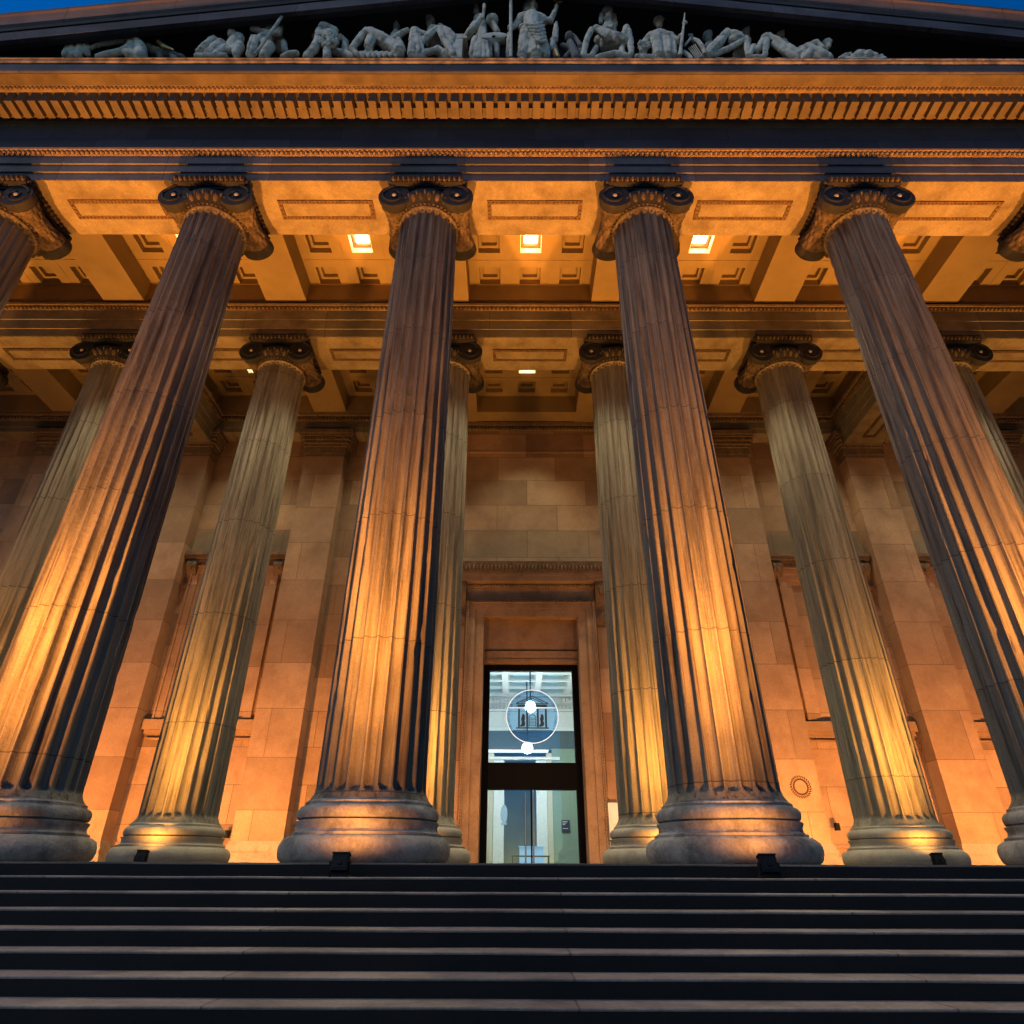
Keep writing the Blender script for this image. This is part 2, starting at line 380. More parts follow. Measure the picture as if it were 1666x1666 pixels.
a = MB(); a.extx([(-1.63,16.42),(-1.675,16.47),(-1.685,16.53),(-1.70,16.545),(-1.70,16.575),(.4,16.60),(.4,16.42)][::-1], -SX-.35, SX+.35, 160, jit=.008)
P('crown_fillet', a, 'crown', ent)

# ------------------------------------------------------------------ pediment
ped = thing('pediment', 'low triangular gable with dark recessed field above the cornice', 'pediment', (0,0,16.6))
SL = .212
a = MB(); zt = 16.58
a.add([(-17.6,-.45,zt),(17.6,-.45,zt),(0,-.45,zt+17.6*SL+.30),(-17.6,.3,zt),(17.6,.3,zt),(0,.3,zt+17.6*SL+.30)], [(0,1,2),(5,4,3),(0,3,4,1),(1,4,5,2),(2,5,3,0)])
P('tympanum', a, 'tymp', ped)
a = MB()
for x in range(-40, 41): a.ell((x*.13, -.47, 18.66-abs(x*.13)*.03), (.045,.03,.05), 6, 4)
P('bead_row', a, 'statue_dark', ped)
def rake(name, prof, mat, apex, n=40):
    mb = MB(); m_ = len(prof); vs = []; fs = []
    for i in range(n+1):
        x = -SX-.5+(2*SX+1)*i/n
        for y, dz in prof: vs.append((x, y+mnoise.noise((x*.7,y,dz))*.006, apex-SL*abs(x)+dz))
    for i in range(n):
        for k in range(m_): fs.append((i*m_+k, i*m_+(k+1) % m_, (i+1)*m_+(k+1) % m_, (i+1)*m_+k))
    fs.append(tuple(range(m_))); fs.append(tuple(n*m_+k for k in range(m_)))
    mb.add(vs, fs); return P(name, mb, mat, ped)
AP = 20.06
rake('raking_soffit', [(-1.60,0),(-1.60,.37),(-1.42,.37),(-1.46,.06)], 'frieze', AP)
rake('raking_corona', [(-1.70,.0),(-1.70,.37),(-1.602,.37),(-1.602,.0)], 'face', AP)
rake('raking_bed', [(-1.62,.372),(-1.62,.70),(.3,.70),(.3,.372)], 'tymp', AP)
rake('raking_fillet', [(-1.65,.60),(-1.67,.705),(-1.65,.74),(-1.622,.74),(-1.622,.60)], 'frieze', AP)
rake('sima', [(-1.66,.742),(-1.70,.80),(-1.74,1.10),(-1.77,1.17),(-1.77,1.27),(.4,1.32),(.4,.742)], 'sima', AP)

# ------------------------------------------------------------------ columns
def column_base_prof():
    return [(1.04,0),(1.095,.05),(1.115,.12),(1.115,.19),(1.085,.26),(1.02,.305),(.985,.31),(.985,.345),(.955,.355),(.93,.38),(.925,.43),(.945,.465),(.945,.485),(.90,.49),(.895,.50),
            (.925,.515),(.94,.56),(.935,.61),(.905,.65),(.86,.665),(.855,.675),(.855,.705),(.83,.715),(.82,.73)]
def make_base(mat):
    b = MB(); n = 96; pr = column_base_prof(); vs = []; fs = []
    for r, z in pr:
        for i in range(n):
            a_ = 2*PI*i/n; rr = r*(1+.010*mnoise.noise((math.cos(a_)*3, math.sin(a_)*3, z*5))+.006*mnoise.noise((math.cos(a_)*9, math.sin(a_)*9, z*14)))
            chip = mnoise.noise((math.cos(a_)*4+9, math.sin(a_)*4, z*4))
            if chip > .42 and z < .66: rr -= (chip-.42)*.16
            vs.append((rr*math.cos(a_), rr*math.sin(a_), z))
    for j in range(len(pr)-1):
        for i in range(n): fs.append((j*n+i, j*n+(i+1) % n, (j+1)*n+(i+1) % n, (j+1)*n+i))
    b.add(vs, fs, True); return b.build('base', M[mat], sharp=40)
ZB, ZT = .73, 12.56
def make_shaft(mat):
    NF = 24; NP = 10; pitch = 2*PI/NF; zs = []
    z0, z1 = ZB+.09, ZT-.02; hw = .085
    for i in range(7): zs.append(z0+hw*1.3*i/6)
    m_ = 84
    for i in range(1, m_): zs.append(z0+hw*1.3+(z1-z0-hw*2.6)*i/m_)
    for i in range(7): zs.append(z1-hw*1.3+hw*1.3*i/6)
    zs = [ZB, ZB+.03, ZB+.06]+zs+[ZT-.005, ZT]
    vs = []; fs = []; n = NF*NP
    for z in zs:
        t = (z-ZB)/(ZT-ZB)
        Rz = .745+(.642-.745)*(t-.10*math.sin(PI*t))
        fl_ = max(0, 1-(z-ZB)/.16); Rz += .075*fl_*fl_
        ft = max(0, 1-(ZT-z)/.09); Rz += .03*ft*ft
        for f in range(NF):
            for k in range(NP):
                u = k/NP; a_ = f*pitch+u*pitch
                s_ = 0
                if u >= .18:
                    q = (u-.18)/.82*2-1
                    e = min((z-z0)/hw, (z1-z)/hw)
                    v = 1-q*q
                    if e < 1: v -= (1-max(e, -1))**2
                    s_ = math.sqrt(v) if v > 0 else 0
                r = Rz-.078*(Rz/.745)*s_
                edge = u < .19
                nz = mnoise.noise((math.cos(a_)*9, math.sin(a_)*9, z*4.3))
                if edge and nz > .36 and 1 < z < 12: r -= (nz-.36)*.07
                r += .004*mnoise.noise((a_*7, z*.8, 3))
                vs.append((r*math.cos(a_), r*math.sin(a_), z))
    for j in range(len(zs)-1):
        for i in range(n): fs.append((j*n+i, j*n+(i+1) % n, (j+1)*n+(i+1) % n, (j+1)*n+i))
    b = MB(); b.add(vs, fs, True); return b.build('shaft', M[mat], sharp=38)

def make_capital(parent):
    cap = MB()                                           # abacus, canalis: the block of the capital
    cap.box(-.60, .60, -.66, .66, 12.96, 13.20)
    cap.extx([(-.74,13.19),(-.80,13.24),(-.83,13.40),(-.83,13.43),(.83,13.43),(.83,13.40),(.80,13.24),(.74,13.19)][::-1], -.80, .80)
    cap.box(-.62, .62, -.70, -.64, 13.12, 13.19); cap.box(-.62, .62, .64, .70, 13.12, 13.19)
    cap.lathe([(.64,12.54),(.70,12.62),(.80,12.74),(.84,12.84),(.82,12.97)], 48)
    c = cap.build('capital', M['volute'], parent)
    e = MB()                                             # egg ring, bead ring
    e.lathe([(.655,12.545),(.685,12.56),(.69,12.585),(.67,12.60)], 48, cap=False)
    for i in range(48):
        a_ = 2*PI*i/48; e.ell((.70*math.cos(a_), .70*math.sin(a_), 12.615), (.028,.028,.022), 6, 4)
    for i in range(28):
        a_ = 2*PI*(i+.5)/28; m4 = Matrix.Rotation(a_, 3, 'Z')
        e.ell((.79*math.cos(a_), .79*math.sin(a_), 12.77), (.062,.058,.105), 8, 7, m4 @ Matrix.Rotation(.40, 3, 'Y'))
        a2 = 2*PI*i/28
        e.capsule((.72*math.cos(a2), .72*math.sin(a2), 12.67), .010, (.85*math.cos(a2), .85*math.sin(a2), 12.86), .022, 5)
    for i in range(24):
        a_ = 2*PI*(i+.59)/24; e.ell((.60*math.cos(a_), .60*math.sin(a_), 12.535), (.05,.05,.035), 6, 5)
    e.build('egg_ring', M['leaf'], c)
    t = MB()
    for sy in (-1, 1): eggband(t, -.79, .79, sy*.815, 13.25, .15, .113)
    for sx in (-1, 1): eggband(t, -.79, .79, sx*.80, 13.25, .15, .113, 'y')
    t.build('abacus_moulding', M['leaf'], c)
    for sx in (-1, 1):
        v = MB(); cx, cz = sx*.69, 12.87
        hp = [(.345,-.725),(.356,-.70),(.352,-.64),(.320,-.54),(.295,-.48),(.18,-.47)]
        v.lathe(hp+[(r_, -y_) for r_, y_ in hp[::-1]], 36, (cx,0,cz), 'y')
        for sy in (-1, 1):
            pts = []; rad = []
            for i in range(72):
                th = i/71*2*PI*2.35; rr = .318*math.exp(-.185*th*.85)
                an = PI/2 - sx*th if True else 0
                pts.append((cx+rr*math.cos(an), sy*.728, cz+rr*math.sin(an))); rad.append(.030*(.4+.6*rr/.318))
            v.tube(pts, rad, 6)
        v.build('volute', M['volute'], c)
        for sy in (-1, 1):
            ey = MB(); ey.ell((cx, sy*.735, cz), (.055,.04,.055), 10, 7); ey.build('volute_eye', M['statue_dark'], c)
        lf = MB(); nn = 72; vs = []; fs = []; ys_ = [-.5+.025*j for j in range(41)]   # carved leaves on the pinched middle of the bolster
        for y in ys_:
            r0 = .205+.095*(abs(y)/.5)**1.5
            for i in range(nn):
                a_ = 2*PI*i/nn; row = abs(y)/.165; fr_ = row-math.floor(row); sh = .5*(int(row) % 2)
                lobe = abs(math.sin(6*a_+PI*sh))
                rr = r0+.030*lobe*(.35+.65*fr_)-.012*(fr_ > .93)
                if abs(y) < .035: rr = r0+.035
                vs.append((cx+rr*math.cos(a_), y, cz+rr*math.sin(a_)))
        for j in range(len(ys_)-1):
            for i in range(nn): fs.append((j*nn+i, j*nn+(i+1) % nn, (j+1)*nn+(i+1) % nn, (j+1)*nn+i))
        lf.add(vs, fs, True)
        lf.build('bolster_leaves', M['leaf'], c)
    return c

def make_column(name, label, loc, shaft_mat, base_mat, group):
    t = thing(name, label, 'column', (0,0,0), group)
    b = make_base(base_mat); b.parent = t
    s_ = make_shaft(shaft_mat); s_.parent = t
    make_capital(t); t.location = loc
    return t
front_labels = ['outermost front column at the left edge with only its dark upper shaft in view',
    'front column left of the doorway leaning across the left edge, orange along its left side',
    'front column just left of the doorway, wide orange glow and black right side',
    'front column just right of the doorway, orange centre and blue grey left flutes',
    'right front column with blue grey left side and orange right side, cut by frame',
    'outermost front column at the right edge showing only part of its black capital']
FX = [-2.5*SP, -1.5*SP, -.5*SP, .5*SP, 1.5*SP, 2.5*SP]
fg = 'fluted stone columns of the front row'
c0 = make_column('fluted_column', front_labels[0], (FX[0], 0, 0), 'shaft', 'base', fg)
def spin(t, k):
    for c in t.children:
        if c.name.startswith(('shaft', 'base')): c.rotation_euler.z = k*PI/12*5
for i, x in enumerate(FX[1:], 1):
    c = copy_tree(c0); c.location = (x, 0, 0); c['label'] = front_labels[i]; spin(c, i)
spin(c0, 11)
back_labels = ['inner column beyond the left edge, only its scroll bolster showing by the soffit',
    'inner fluted column at far left, behind the big orange front column',
    'inner olive fluted column standing between the two left front columns, lamp at its foot',
    'inner column half hidden behind the front column left of the doorway',
    'inner column half hidden behind the front column right of the doorway',
    'inner olive fluted column standing between the two right front columns, lamp at its foot',
    'inner column at far right, mostly behind the right front column',
    'inner column beyond the right edge of the portico']
bgp = 'fluted stone columns of the inner row'
BX = [(-3.5+i)*SP for i in range(8)]
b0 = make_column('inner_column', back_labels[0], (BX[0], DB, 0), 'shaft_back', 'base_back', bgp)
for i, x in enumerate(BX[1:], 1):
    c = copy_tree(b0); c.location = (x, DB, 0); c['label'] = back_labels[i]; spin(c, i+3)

# ------------------------------------------------------------------ inner entablature over the second row
ie = thing('inner_entablature', 'long banded beam with egg moulding resting on the inner columns', 'entablature', (0,DB,ZS))
def entab(par, y0, x0, x1, depth, eg0, eg1, frames, zz=ZS):
    a = MB(); a.extx([(y0,zz),(y0,zz+.28),(y0-.03,zz+.28),(y0-.03,zz+.62),(y0-.06,zz+.62),(y0-.06,zz+.98),(y0+depth,zz+.98),(y0+depth,zz)][::-1], x0, x1)
    P('architrave', a, 'inner', par)
    a = MB(); a.extx([(y0-.06,zz+.98),(y0-.08,zz+1.0),(y0-.09,zz+1.11),(y0-.16,zz+1.12),(y0-.17,zz+1.18),(y0-.02,zz+1.185),(y0-.02,zz+1.31),(y0+depth,zz+1.31),(y0+depth,zz+.98)][::-1], x0, x1)
    eggband(a, eg0, eg1, y0-.095, zz+1.0, .11, .12)
    P('egg_and_dart_moulding', a, 'band', par)
entab(ie, DB-.70, -SXI, SXI, 1.40, -16.5, 16.5, True)
a = MB(); a.box(-SXI, SXI, DB-.69, DB+.69, 13.422, 13.438)
for i in range(-3, 4): a.box(i*SP-1.0, i*SP+1.0, DB-.15, DB+.17, 13.395, 13.421)
s2 = P('architrave_soffit', a, 'soffit', ie)
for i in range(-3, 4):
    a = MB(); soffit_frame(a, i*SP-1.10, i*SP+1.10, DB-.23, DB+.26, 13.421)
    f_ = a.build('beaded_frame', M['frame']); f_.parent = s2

# cross beams of the inner bay ends (from second row to the wall)
for sx, lb in ((-1, 'banded cross beam at upper left running back from the inner column to the wall'), (1, 'banded cross beam at upper right running back from the inner column to the wall')):
    X = sx*2.5*SP
    cb = thing('cross_beam', lb, 'beam', (X, DB+.7, ZS), 'cross beams of the inner bay')
    ya, yb = DB+.702, 9.44
    a = MB()
    a.box(X-.70, X+.70, ya, yb, 13.44, 13.72); a.box(X-.73, X+.73, ya, yb, 13.721, 14.06); a.box(X-.76, X+.76, ya, yb, 14.061, 14.42)
    P('architrave', a, 'inner', cb)
    a = MB(); a.box(X-.79, X+.79, ya, yb, 14.421, 14.62); a.box(X-.90, X+.90, ya, yb, 14.621, 14.74)
    for q in (-1, 1): eggband(a, ya, yb, X+q*.80, 14.44, .16, .128, 'y')
    P('egg_and_dart_moulding', a, 'band', cb)
    a = MB(); a.box(X-.69, X+.69, ya, yb, 13.425, 13.438); a.box(X-.12, X+.12, ya+.5, yb-.7, 13.40, 13.424)
    s3 = P('soffit', a, 'soffit', cb)
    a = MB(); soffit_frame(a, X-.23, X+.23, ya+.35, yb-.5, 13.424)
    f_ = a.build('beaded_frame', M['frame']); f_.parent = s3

# ------------------------------------------------------------------ coffered ceilings
def coffer_panel(mb, cx, x0, x1, ys, y0, y1, z, hole=.31, pitch=1.2):
    xs = [cx-pitch, cx, cx+pitch]
    xe = [x0]+sum([[q-hole, q+hole] for q in xs], [])+[x1]
    ye = [y0]+sum([[q-hole, q+hole] for q in ys], [])+[y1]
    for i in range(len(xe)-1):
        for j in range(len(ye)-1):
            if i % 2 == 1 and j % 2 == 1:
                a0, a1, b0, b1 = xe[i], xe[i+1], ye[j], ye[j+1]; h1, h2, inn = z+.20, z+.34, .09
                def ring(p0, p1, q0, q1, za, zb):
                    mb.add([(p0,q0,za),(p1,q0,za),(p1,q1,za),(p0,q1,za),(p0,q0,zb),(p1,q0,zb),(p1,q1,zb),(p0,q1,zb)], [(0,1,5,4),(1,2,6,5),(2,3,7,6),(3,0,4,7)])
                ring(a0, a1, b0, b1, z, h1)
                mb.add([(a0,b0,h1),(a1,b0,h1),(a1,b1,h1),(a0,b1,h1),(a0+inn,b0+inn,h1),(a1-inn,b0+inn,h1),(a1-inn,b1-inn,h1),(a0+inn,b1-inn,h1)], [(0,1,5,4),(1,2,6,5),(2,3,7,6),(3,0,4,7)])
                ring(a0+inn, a1-inn, b0+inn, b1-inn, h1, h2)
                mb.add([(a0+inn,b0+inn,h2),(a1-inn,b0+inn,h2),(a1-inn,b1-inn,h2),(a0+inn,b1-inn,h2)], [(0,1,2,3)])
            else:
                mb.add([(xe[i],ye[j],z),(xe[i+1],ye[j],z),(xe[i+1],ye[j+1],z),(xe[i],ye[j+1],z)], [(0,1,2,3)])
    # raised joint lines between coffers
    for q in (cx-pitch/2, cx+pitch/2): mb.box(q-.012, q+.012, y0, y1, z-.012, z-.001)
    for k in range(len(ys)-1): mb.box(x0, x1, (ys[k]+ys[k+1])/2-.012, (ys[k]+ys[k+1])/2+.012, z-.016, z-.003)
def ceiling(name, label, y0, y1, ys, pb=None):
    c = thing(name, label, 'ceiling', (0,(y0+y1)/2,14.75))
    for i in range(-6, 6):
        x = (i+.5)*SP
        a = MB(); a.box(x-.60, x+.60, y0, y1+.09, 14.75, 15.62); P('beam', a, 'ceil', c)
    for i in range(-5, 6):
        x = i*SP
        a = MB(); coffer_panel(a, x, x-1.825, x+1.825, ys, y0, (pb or y1), 15.5)
        a.box(x-1.825, x+1.825, (pb or y1), y1 if pb else y1+.1, 14.752, 15.62)
        P('coffered_panel', a, 'ceil', c)
    a = MB(); a.box(-SXI, SXI, y0-.1, y1+.1, 16.0, 16.15); P('roof_slab', a, 'ceil', c)
    return c
ceiling('coffered_ceiling', 'coffered orange ceiling with deep beams between the two column rows', .72, 4.05, (1.42, 2.57, 3.70))
ceiling('inner_coffered_ceiling', 'coffered brown ceiling behind the inner columns, next to the wall', DB+.70, 9.82, (6.55, 7.70, 8.75), 9.27)
a = MB()                                                  # plain upper band closing the space above the front and inner beams
# ------------------------------------------------------------------ ceiling lights
cl_labels = {(-2,0): 'lit ceiling coffer light sliver seen beside the leftmost front capital', (-1,0): 'lit ceiling coffer light partly hidden by the left front column', (0,0): 'bright square ceiling light above the doorway in the front ceiling',
   (1,0): 'bright square ceiling light right of the capital right of the doorway', (2,0): 'lit ceiling light speck under the rightmost front capital',
   (-2,1): 'thin lit inner ceiling light behind the left inner column', (-1,1): 'thin lit inner ceiling light left of the left inner capital scroll', (0,1): 'thin lit inner ceiling light directly above the doorway wall', (1,1): 'thin lit inner ceiling light right of the right inner capital', (2,1): 'inner ceiling light hidden behind the right front column'}
cl_labels[(-3,1)] = 'inner ceiling light beyond the left edge of the photo'; cl_labels[(3,1)] = 'inner ceiling light beyond the right edge of the photo'
cl_labels[(-1,0)] = 'bright square ceiling light left of the capital left of the doorway'
cl_labels[(-2,0)] = 'lit corner of a ceiling light left of the second front column shaft'
for (i, row), lb in cl_labels.items():
    x = i*SP; y = 2.57 if row == 0 else 7.70
    t = thing('ceiling_light', lb, 'ceiling light', (x, y, 15.5), 'recessed ceiling lights')
    a = MB()
    a.box(x-.305, x-.285, y-.305, y+.305, 15.49, 15.69); a.box(x+.285, x+.305, y-.305, y+.305, 15.49, 15.69)
    a.box(x-.284, x+.284, y-.305, y-.285, 15.49, 15.69); a.box(x-.284, x+.284, y+.285, y+.305, 15.49, 15.69)
    P('frame', a, 'fitting', t)
    a = MB(); a.box(x-.19, x+.19, y-.19, y+.19, 15.775, 15.80); P('lens', a, 'ceil_lens', t)
    spot(t, (x, y, 15.46), (x, y+(.0 if row == 0 else .25), 0), P_DOWN if row == 0 else P_DOWN2, (1,.95,.66), 68 if row == 0 else 84, .45 if row == 0 else 1, .08)

# ------------------------------------------------------------------ back wall
YW, YP = 10.05, 9.50
wall = thing('museum_wall', 'orange lit inner stone wall with pilasters behind the columns', 'wall', (0,YW,0))
DX = .09
a = MB()
OW = 1.50                                               # door opening half width
a.box(-SXI, DX-OW, YW, YW+.9, 0, 16); a.box(DX+OW, SXI, YW, YW+.9, 0, 16); a.box(DX-OW, DX+OW, YW, YW+.9, 7.12, 16)
P('wall_face', a, 'wall', wall)
for x0, x1 in ((-SXI, DX-2.45), (DX+2.45, SXI)):
    a = MB(); a.box(x0, x1, YW-.07, YW-.001, 0, .50); a.box(x0, x1, YW-.11, YW-.001, .501, .58)
    P('plinth', a, 'wall', wall)
a = MB(); a.box(-2.6, 2.6, YW-.05, YW-.001, 13.44, 13.52); a.box(-2.6, 2.6, YW-.03, YW-.001, 13.521, 14.42)
P('wall_band', a, 'wall', wall)
for i in (-4.5, -3.5, -2.5, -1.5, 1.5, 2.5, 3.5, 4.5):
    x = i*SP
    a = MB(); a.box(x-.70, x+.70, YP, YW-.002, .60, 12.9)
    p_ = P('pilaster', a, 'pil', wall)
    a = MB()
    for (d, z0, z1) in ((.17,0,.20),(.13,.201,.27),(.09,.271,.36),(.11,.361,.45),(.06,.451,.53),(.03,.531,.60)):
        a.box(x-.70-d, x+.70+d, YP-d, YW-.003, z0, z1)
    q = a.build('pilaster_base', M['base_back']); q.parent = p_; q.matrix_parent_inverse = p_.matrix_world.inverted()
    a = MB()
    for (d, z0, z1) in ((.0,12.9,13.02),(.03,13.021,13.30),(.07,13.301,13.40),(.12,13.401,13.52),(.17,13.521,13.66),(.23,13.661,13.76),(.27,13.761,13.93)):
        a.box(x-.70-d, x+.70+d, YP-d, YW-.003, z0, z1)
    eggband(a, x-.80, x+.80, YP-.11, 13.40, .11, .10); eggband(a, x-.85, x+.85, YP-.17, 13.53, .12, .115)
    for q_ in (-1, 1): eggband(a, YP-.1, YW-.1, x+q_*.82, 13.40, .11, .10, 'y'); eggband(a, YP-.15, YW-.1, x+q_*.88, 13.53, .12, .115, 'y')
    q = a.build('pilaster_capital', M['band']); q.parent = p_
for sx in (-1, 1):                                        # entablature over the pilasters
    x0, x1 = (2.75, SXI) if sx > 0 else (-SXI, -2.75)
    a = MB(); a.extx([(YP-.04,13.94),(YP-.04,14.14),(YP-.07,14.14),(YP-.07,14.42),(YW-.004,14.42),(YW-.004,13.94)][::-1], x0, x1)
    P('pilaster_architrave', a, 'inner', wall)
    a = MB(); a.extx([(YP-.07,14.421),(YP-.10,14.45),(YP-.12,14.60),(YP-.20,14.61),(YP-.22,14.742),(YW-.005,14.742),(YW-.005,14.421)][::-1], x0, x1)
    eggband(a, x0, x1, YP-.115, 14.44, .15, .128); P('wall_moulding', a, 'band', wall)
a = MB(); a.extx([(YW-.06,14.421),(YW-.10,14.45),(YW-.12,14.60),(YW-.18,14.61),(YW-.20,14.742),(YW-.005,14.742),(YW-.005,14.421)][::-1], -2.74, 2.74)
eggband(a, -2.7, 2.7, YW-.115, 14.44, .15, .128); P('wall_moulding', a, 'band', wall)

def console(mb, x, y, z0, z1, wd, dep):
    # scroll bracket: S profile extruded in x
    h = z1-z0; pr = []
    for t_, d in ((0,.05),(.06,.16),(.14,.30),(.22,.34),(.30,.26),(.38,.20),(.50,.28),(.62,.52),(.72,.82),(.82,1.0),(.92,1.0),(1.0,.96)):
        pr.append((y-dep*d, z0+h*t_))
    pr += [(y, z1), (y, z0)]
    mb.extx(pr[::-1], x-wd/2, x+wd/2)
    for q in (-1, 1):
        mb.lathe([(.0,-.01),(dep*.30,-.01),(dep*.30,.012),(.0,.012)], 14, (x+q*wd/2, y-dep*.68, z1-h*.16), 'x')
        mb.lathe([(.0,-.01),(dep*.16,-.01),(dep*.16,.012),(.0,.012)], 12, (x+q*wd/2, y-dep*.17, z0+h*.17), 'x')
    mb.box(x-wd*.12, x+wd*.12, y-dep*1.03, y-dep*.6, z1-h*.30, z1-h*.02)

for i in (-3, -2, 2, 3):                                  # blind windows in the recesses
    x = i*SP
    a = MB(); a.box(x-1.02, x+1.02, YW-.02, YW-.003, 3.95, 8.35)
    bw = P('blind_window', a, 'wall', wall)
    def sub(nm, mb, mat):
        o = mb.build(nm, M[mat]); o.parent = bw; o.matrix_parent_inverse = bw.matrix_world.inverted(); return o
    a = MB()
    for d0, d1, th in ((1.02,1.20,.07),(1.20,1.40,.12),(1.40,1.46,.17)):
        a.box(x-d1, x-d0-.001, YW-th, YW-.004, 3.85, 8.35+(d1-1.02)); a.box(x+d0+.001, x+d1, YW-th, YW-.004, 3.85, 8.35+(d1-1.02))
        a.box(x-d0, x+d0, YW-th, YW-.004, 8.352+(d0-1.02), 8.35+(d1-1.02))
    sub('frame', a, 'pil')
    a = MB()
    a.box(x-1.66, x+1.66, YW-.34, YW-.004, 8.98, 9.10); a.box(x-1.70, x+1.70, YW-.38, YW-.004, 9.101, 9.20); a.box(x-1.62, x+1.62, YW-.24, YW-.004, 8.86, 8.979)
    eggband(a, x-1.25, x+1.25, YW-.20, 8.78, .08, .10)
    sub('cornice', a, 'band')
    for q in (-1, 1):
        a = MB(); console(a, x+q*1.44, YW-.004, 7.95, 8.855, .30, .34); sub('console', a, 'band')
    a = MB(); a.box(x-1.66, x+1.66, YW-.20, YW-.004, 3.52, 3.80); a.box(x-1.60, x+1.60, YW-.13, YW-.004, 3.40, 3.519); a.box(x-1.56, x+1.56, YW-.09, YW-.004, 3.25, 3.30)
    sub('sill', a, 'pil')

# ------------------------------------------------------------------ door surround
ds = thing('door_surround', 'tall carved stone door surround with cornice framing the glass entrance', 'door frame', (DX,YW,0))
a = MB()
for (h0, h1, th) in ((1.50,1.78,.10),(1.78,1.98,.15),(1.98,2.06,.22)):
    a.box(DX-h1, DX-h0-.001, YW-th, YW-.003, 0, 7.05+(h1-1.5)*.9); a.box(DX+h0+.001, DX+h1, YW-th, YW-.003, 0, 7.05+(h1-1.5)*.9)
    a.box(DX-h0, DX+h0, YW-th, YW-.003, 7.052+(h0-1.5)*.9, 7.05+(h1-1.5)*.9)
P('moulded_frame', a, 'trim', ds)
a = MB(); eggband(a, DX-2.02, DX+2.02, YW-.23, 7.48, .08, .085)
for q in (-1, 1):
    n = 90
    for i in range(n): a.ell((DX+q*2.02, YW-.22, .1+7.3*i/n), (.025,.02,.03), 5, 4)
P('bead_moulding', a, 'band', ds)
a = MB(); a.box(DX-2.06, DX+2.06, YW-.06, YW-.003, 7.62, 8.02); P('frieze_panel', a, 'trim', ds)
a = MB(); eggband(a, DX-2.2, DX+2.2, YW-.14, 8.05, .09, .10); a.box(DX-2.3, DX+2.3, YW-.13, YW-.003, 8.03, 8.16)
a.box(DX-2.36, DX+2.36, YW-.42, YW-.003, 8.161, 8.32); a.box(DX-2.40, DX+2.40, YW-.46, YW-.003, 8.321, 8.40)
P('cornice', a, 'trim', ds)
a = MB(); a.extx([(YW-.46,8.401),(YW-.50,8.45),(YW-.56,8.66),(YW-.58,8.78),(YW-.003,8.78),(YW-.003,8.401)][::-1], DX-2.46, DX+2.46)
n = 40
for i in range(n):
    x = DX-2.4+4.8*(i+.5)/n
    a.ell((x, YW-.545, 8.57), (.036,.03,.11), 6, 5); a.ell((x+.06, YW-.56, 8.66), (.022,.02,.04), 5, 4); a.ell((x+.06, YW-.52, 8.47), (.022,.02,.04), 5, 4)
P('carved_cresting', a, 'band', ds)
for q in (-1, 1):
    a = MB(); console(a, DX+q*2.26, YW-.004, 6.75, 8.155, .34, .40); P('console', a, 'band', ds)
    a = MB(); a.box(DX+q*2.27-.16, DX+q*2.27+.16, YW-.05, YW-.003, 0, 6.74); P('side_strip', a, 'pil', ds)
a = MB()                                                   # reveal and stone head inside the opening
a.box(DX-OW, DX+OW, YW+.42, YW+.60, 6.10, 7.119); a.box(DX-OW, DX+OW, YW+.36, YW+.60, 5.80, 6.06); a.box(DX-OW, DX+OW, YW+.33, YW+.60, 5.70, 5.79)
a.box(DX-OW, DX+OW, YW+.601, YW+.66, 5.692, 7.119)
P('door_head', a, 'trim', ds)

# ------------------------------------------------------------------ glass entrance
YD = YW+.70
ed = thing('glass_entrance', 'black framed double glass doors with big glass panel above, in the centre', 'entrance', (DX,YD,0))
a = MB()
a.box(DX-1.498, DX-1.30, YD-.08, YD+.08, 0, 5.69); a.box(DX+1.30, DX+1.498, YD-.08, YD+.08, 0, 5.69)
a.box(DX-1.299, DX+1.299, YD-.08, YD+.08, 5.50, 5.69); a.box(DX-1.299, DX+1.299, YD-.10, YD+.3, 2.02, 2.74)
P('frame', a, 'blackmetal', ed)
a = MB(); a.box(DX-1.298, DX+1.298, YD-.01, YD+.01, 2.742, 5.498); P('upper_pane', a, 'glass', ed)
for q in (-1, 1):
    a = MB(); x0, x1 = (DX-1.295, DX-.03) if q < 0 else (DX+.03, DX+1.295)
    yo = YD-.01
    a.box(x0, x1, yo-.012, yo+.012, .02, 2.0)
    d_ = P('door_leaf', a, 'glass', ed)
    a = MB(); hx = DX-.20 if q < 0 else DX+.02
    a.tube([(hx, yo-.07, .12), (hx, yo-.07, 1.92)], .022, 10); a.box(hx-.012, hx+.012, yo-.07, yo-.013, .5, .53); a.box(hx-.012, hx+.012, yo-.07, yo-.013, 1.5, 1.53)
    h_ = a.build('handle', M['steel']); h_.parent = d_; h_.matrix_parent_inverse = d_.matrix_world.inverted()
    a = MB(); ex = x1 if q < 0 else x0
    a.box(ex-.02, ex+.02, yo-.03, yo+.03, .02, 2.0)
    h_ = a.build('stile', M['steel'] if q > 0 else M['blackmetal']); h_.parent = d_; h_.matrix_parent_inverse = d_.matrix_world.inverted()
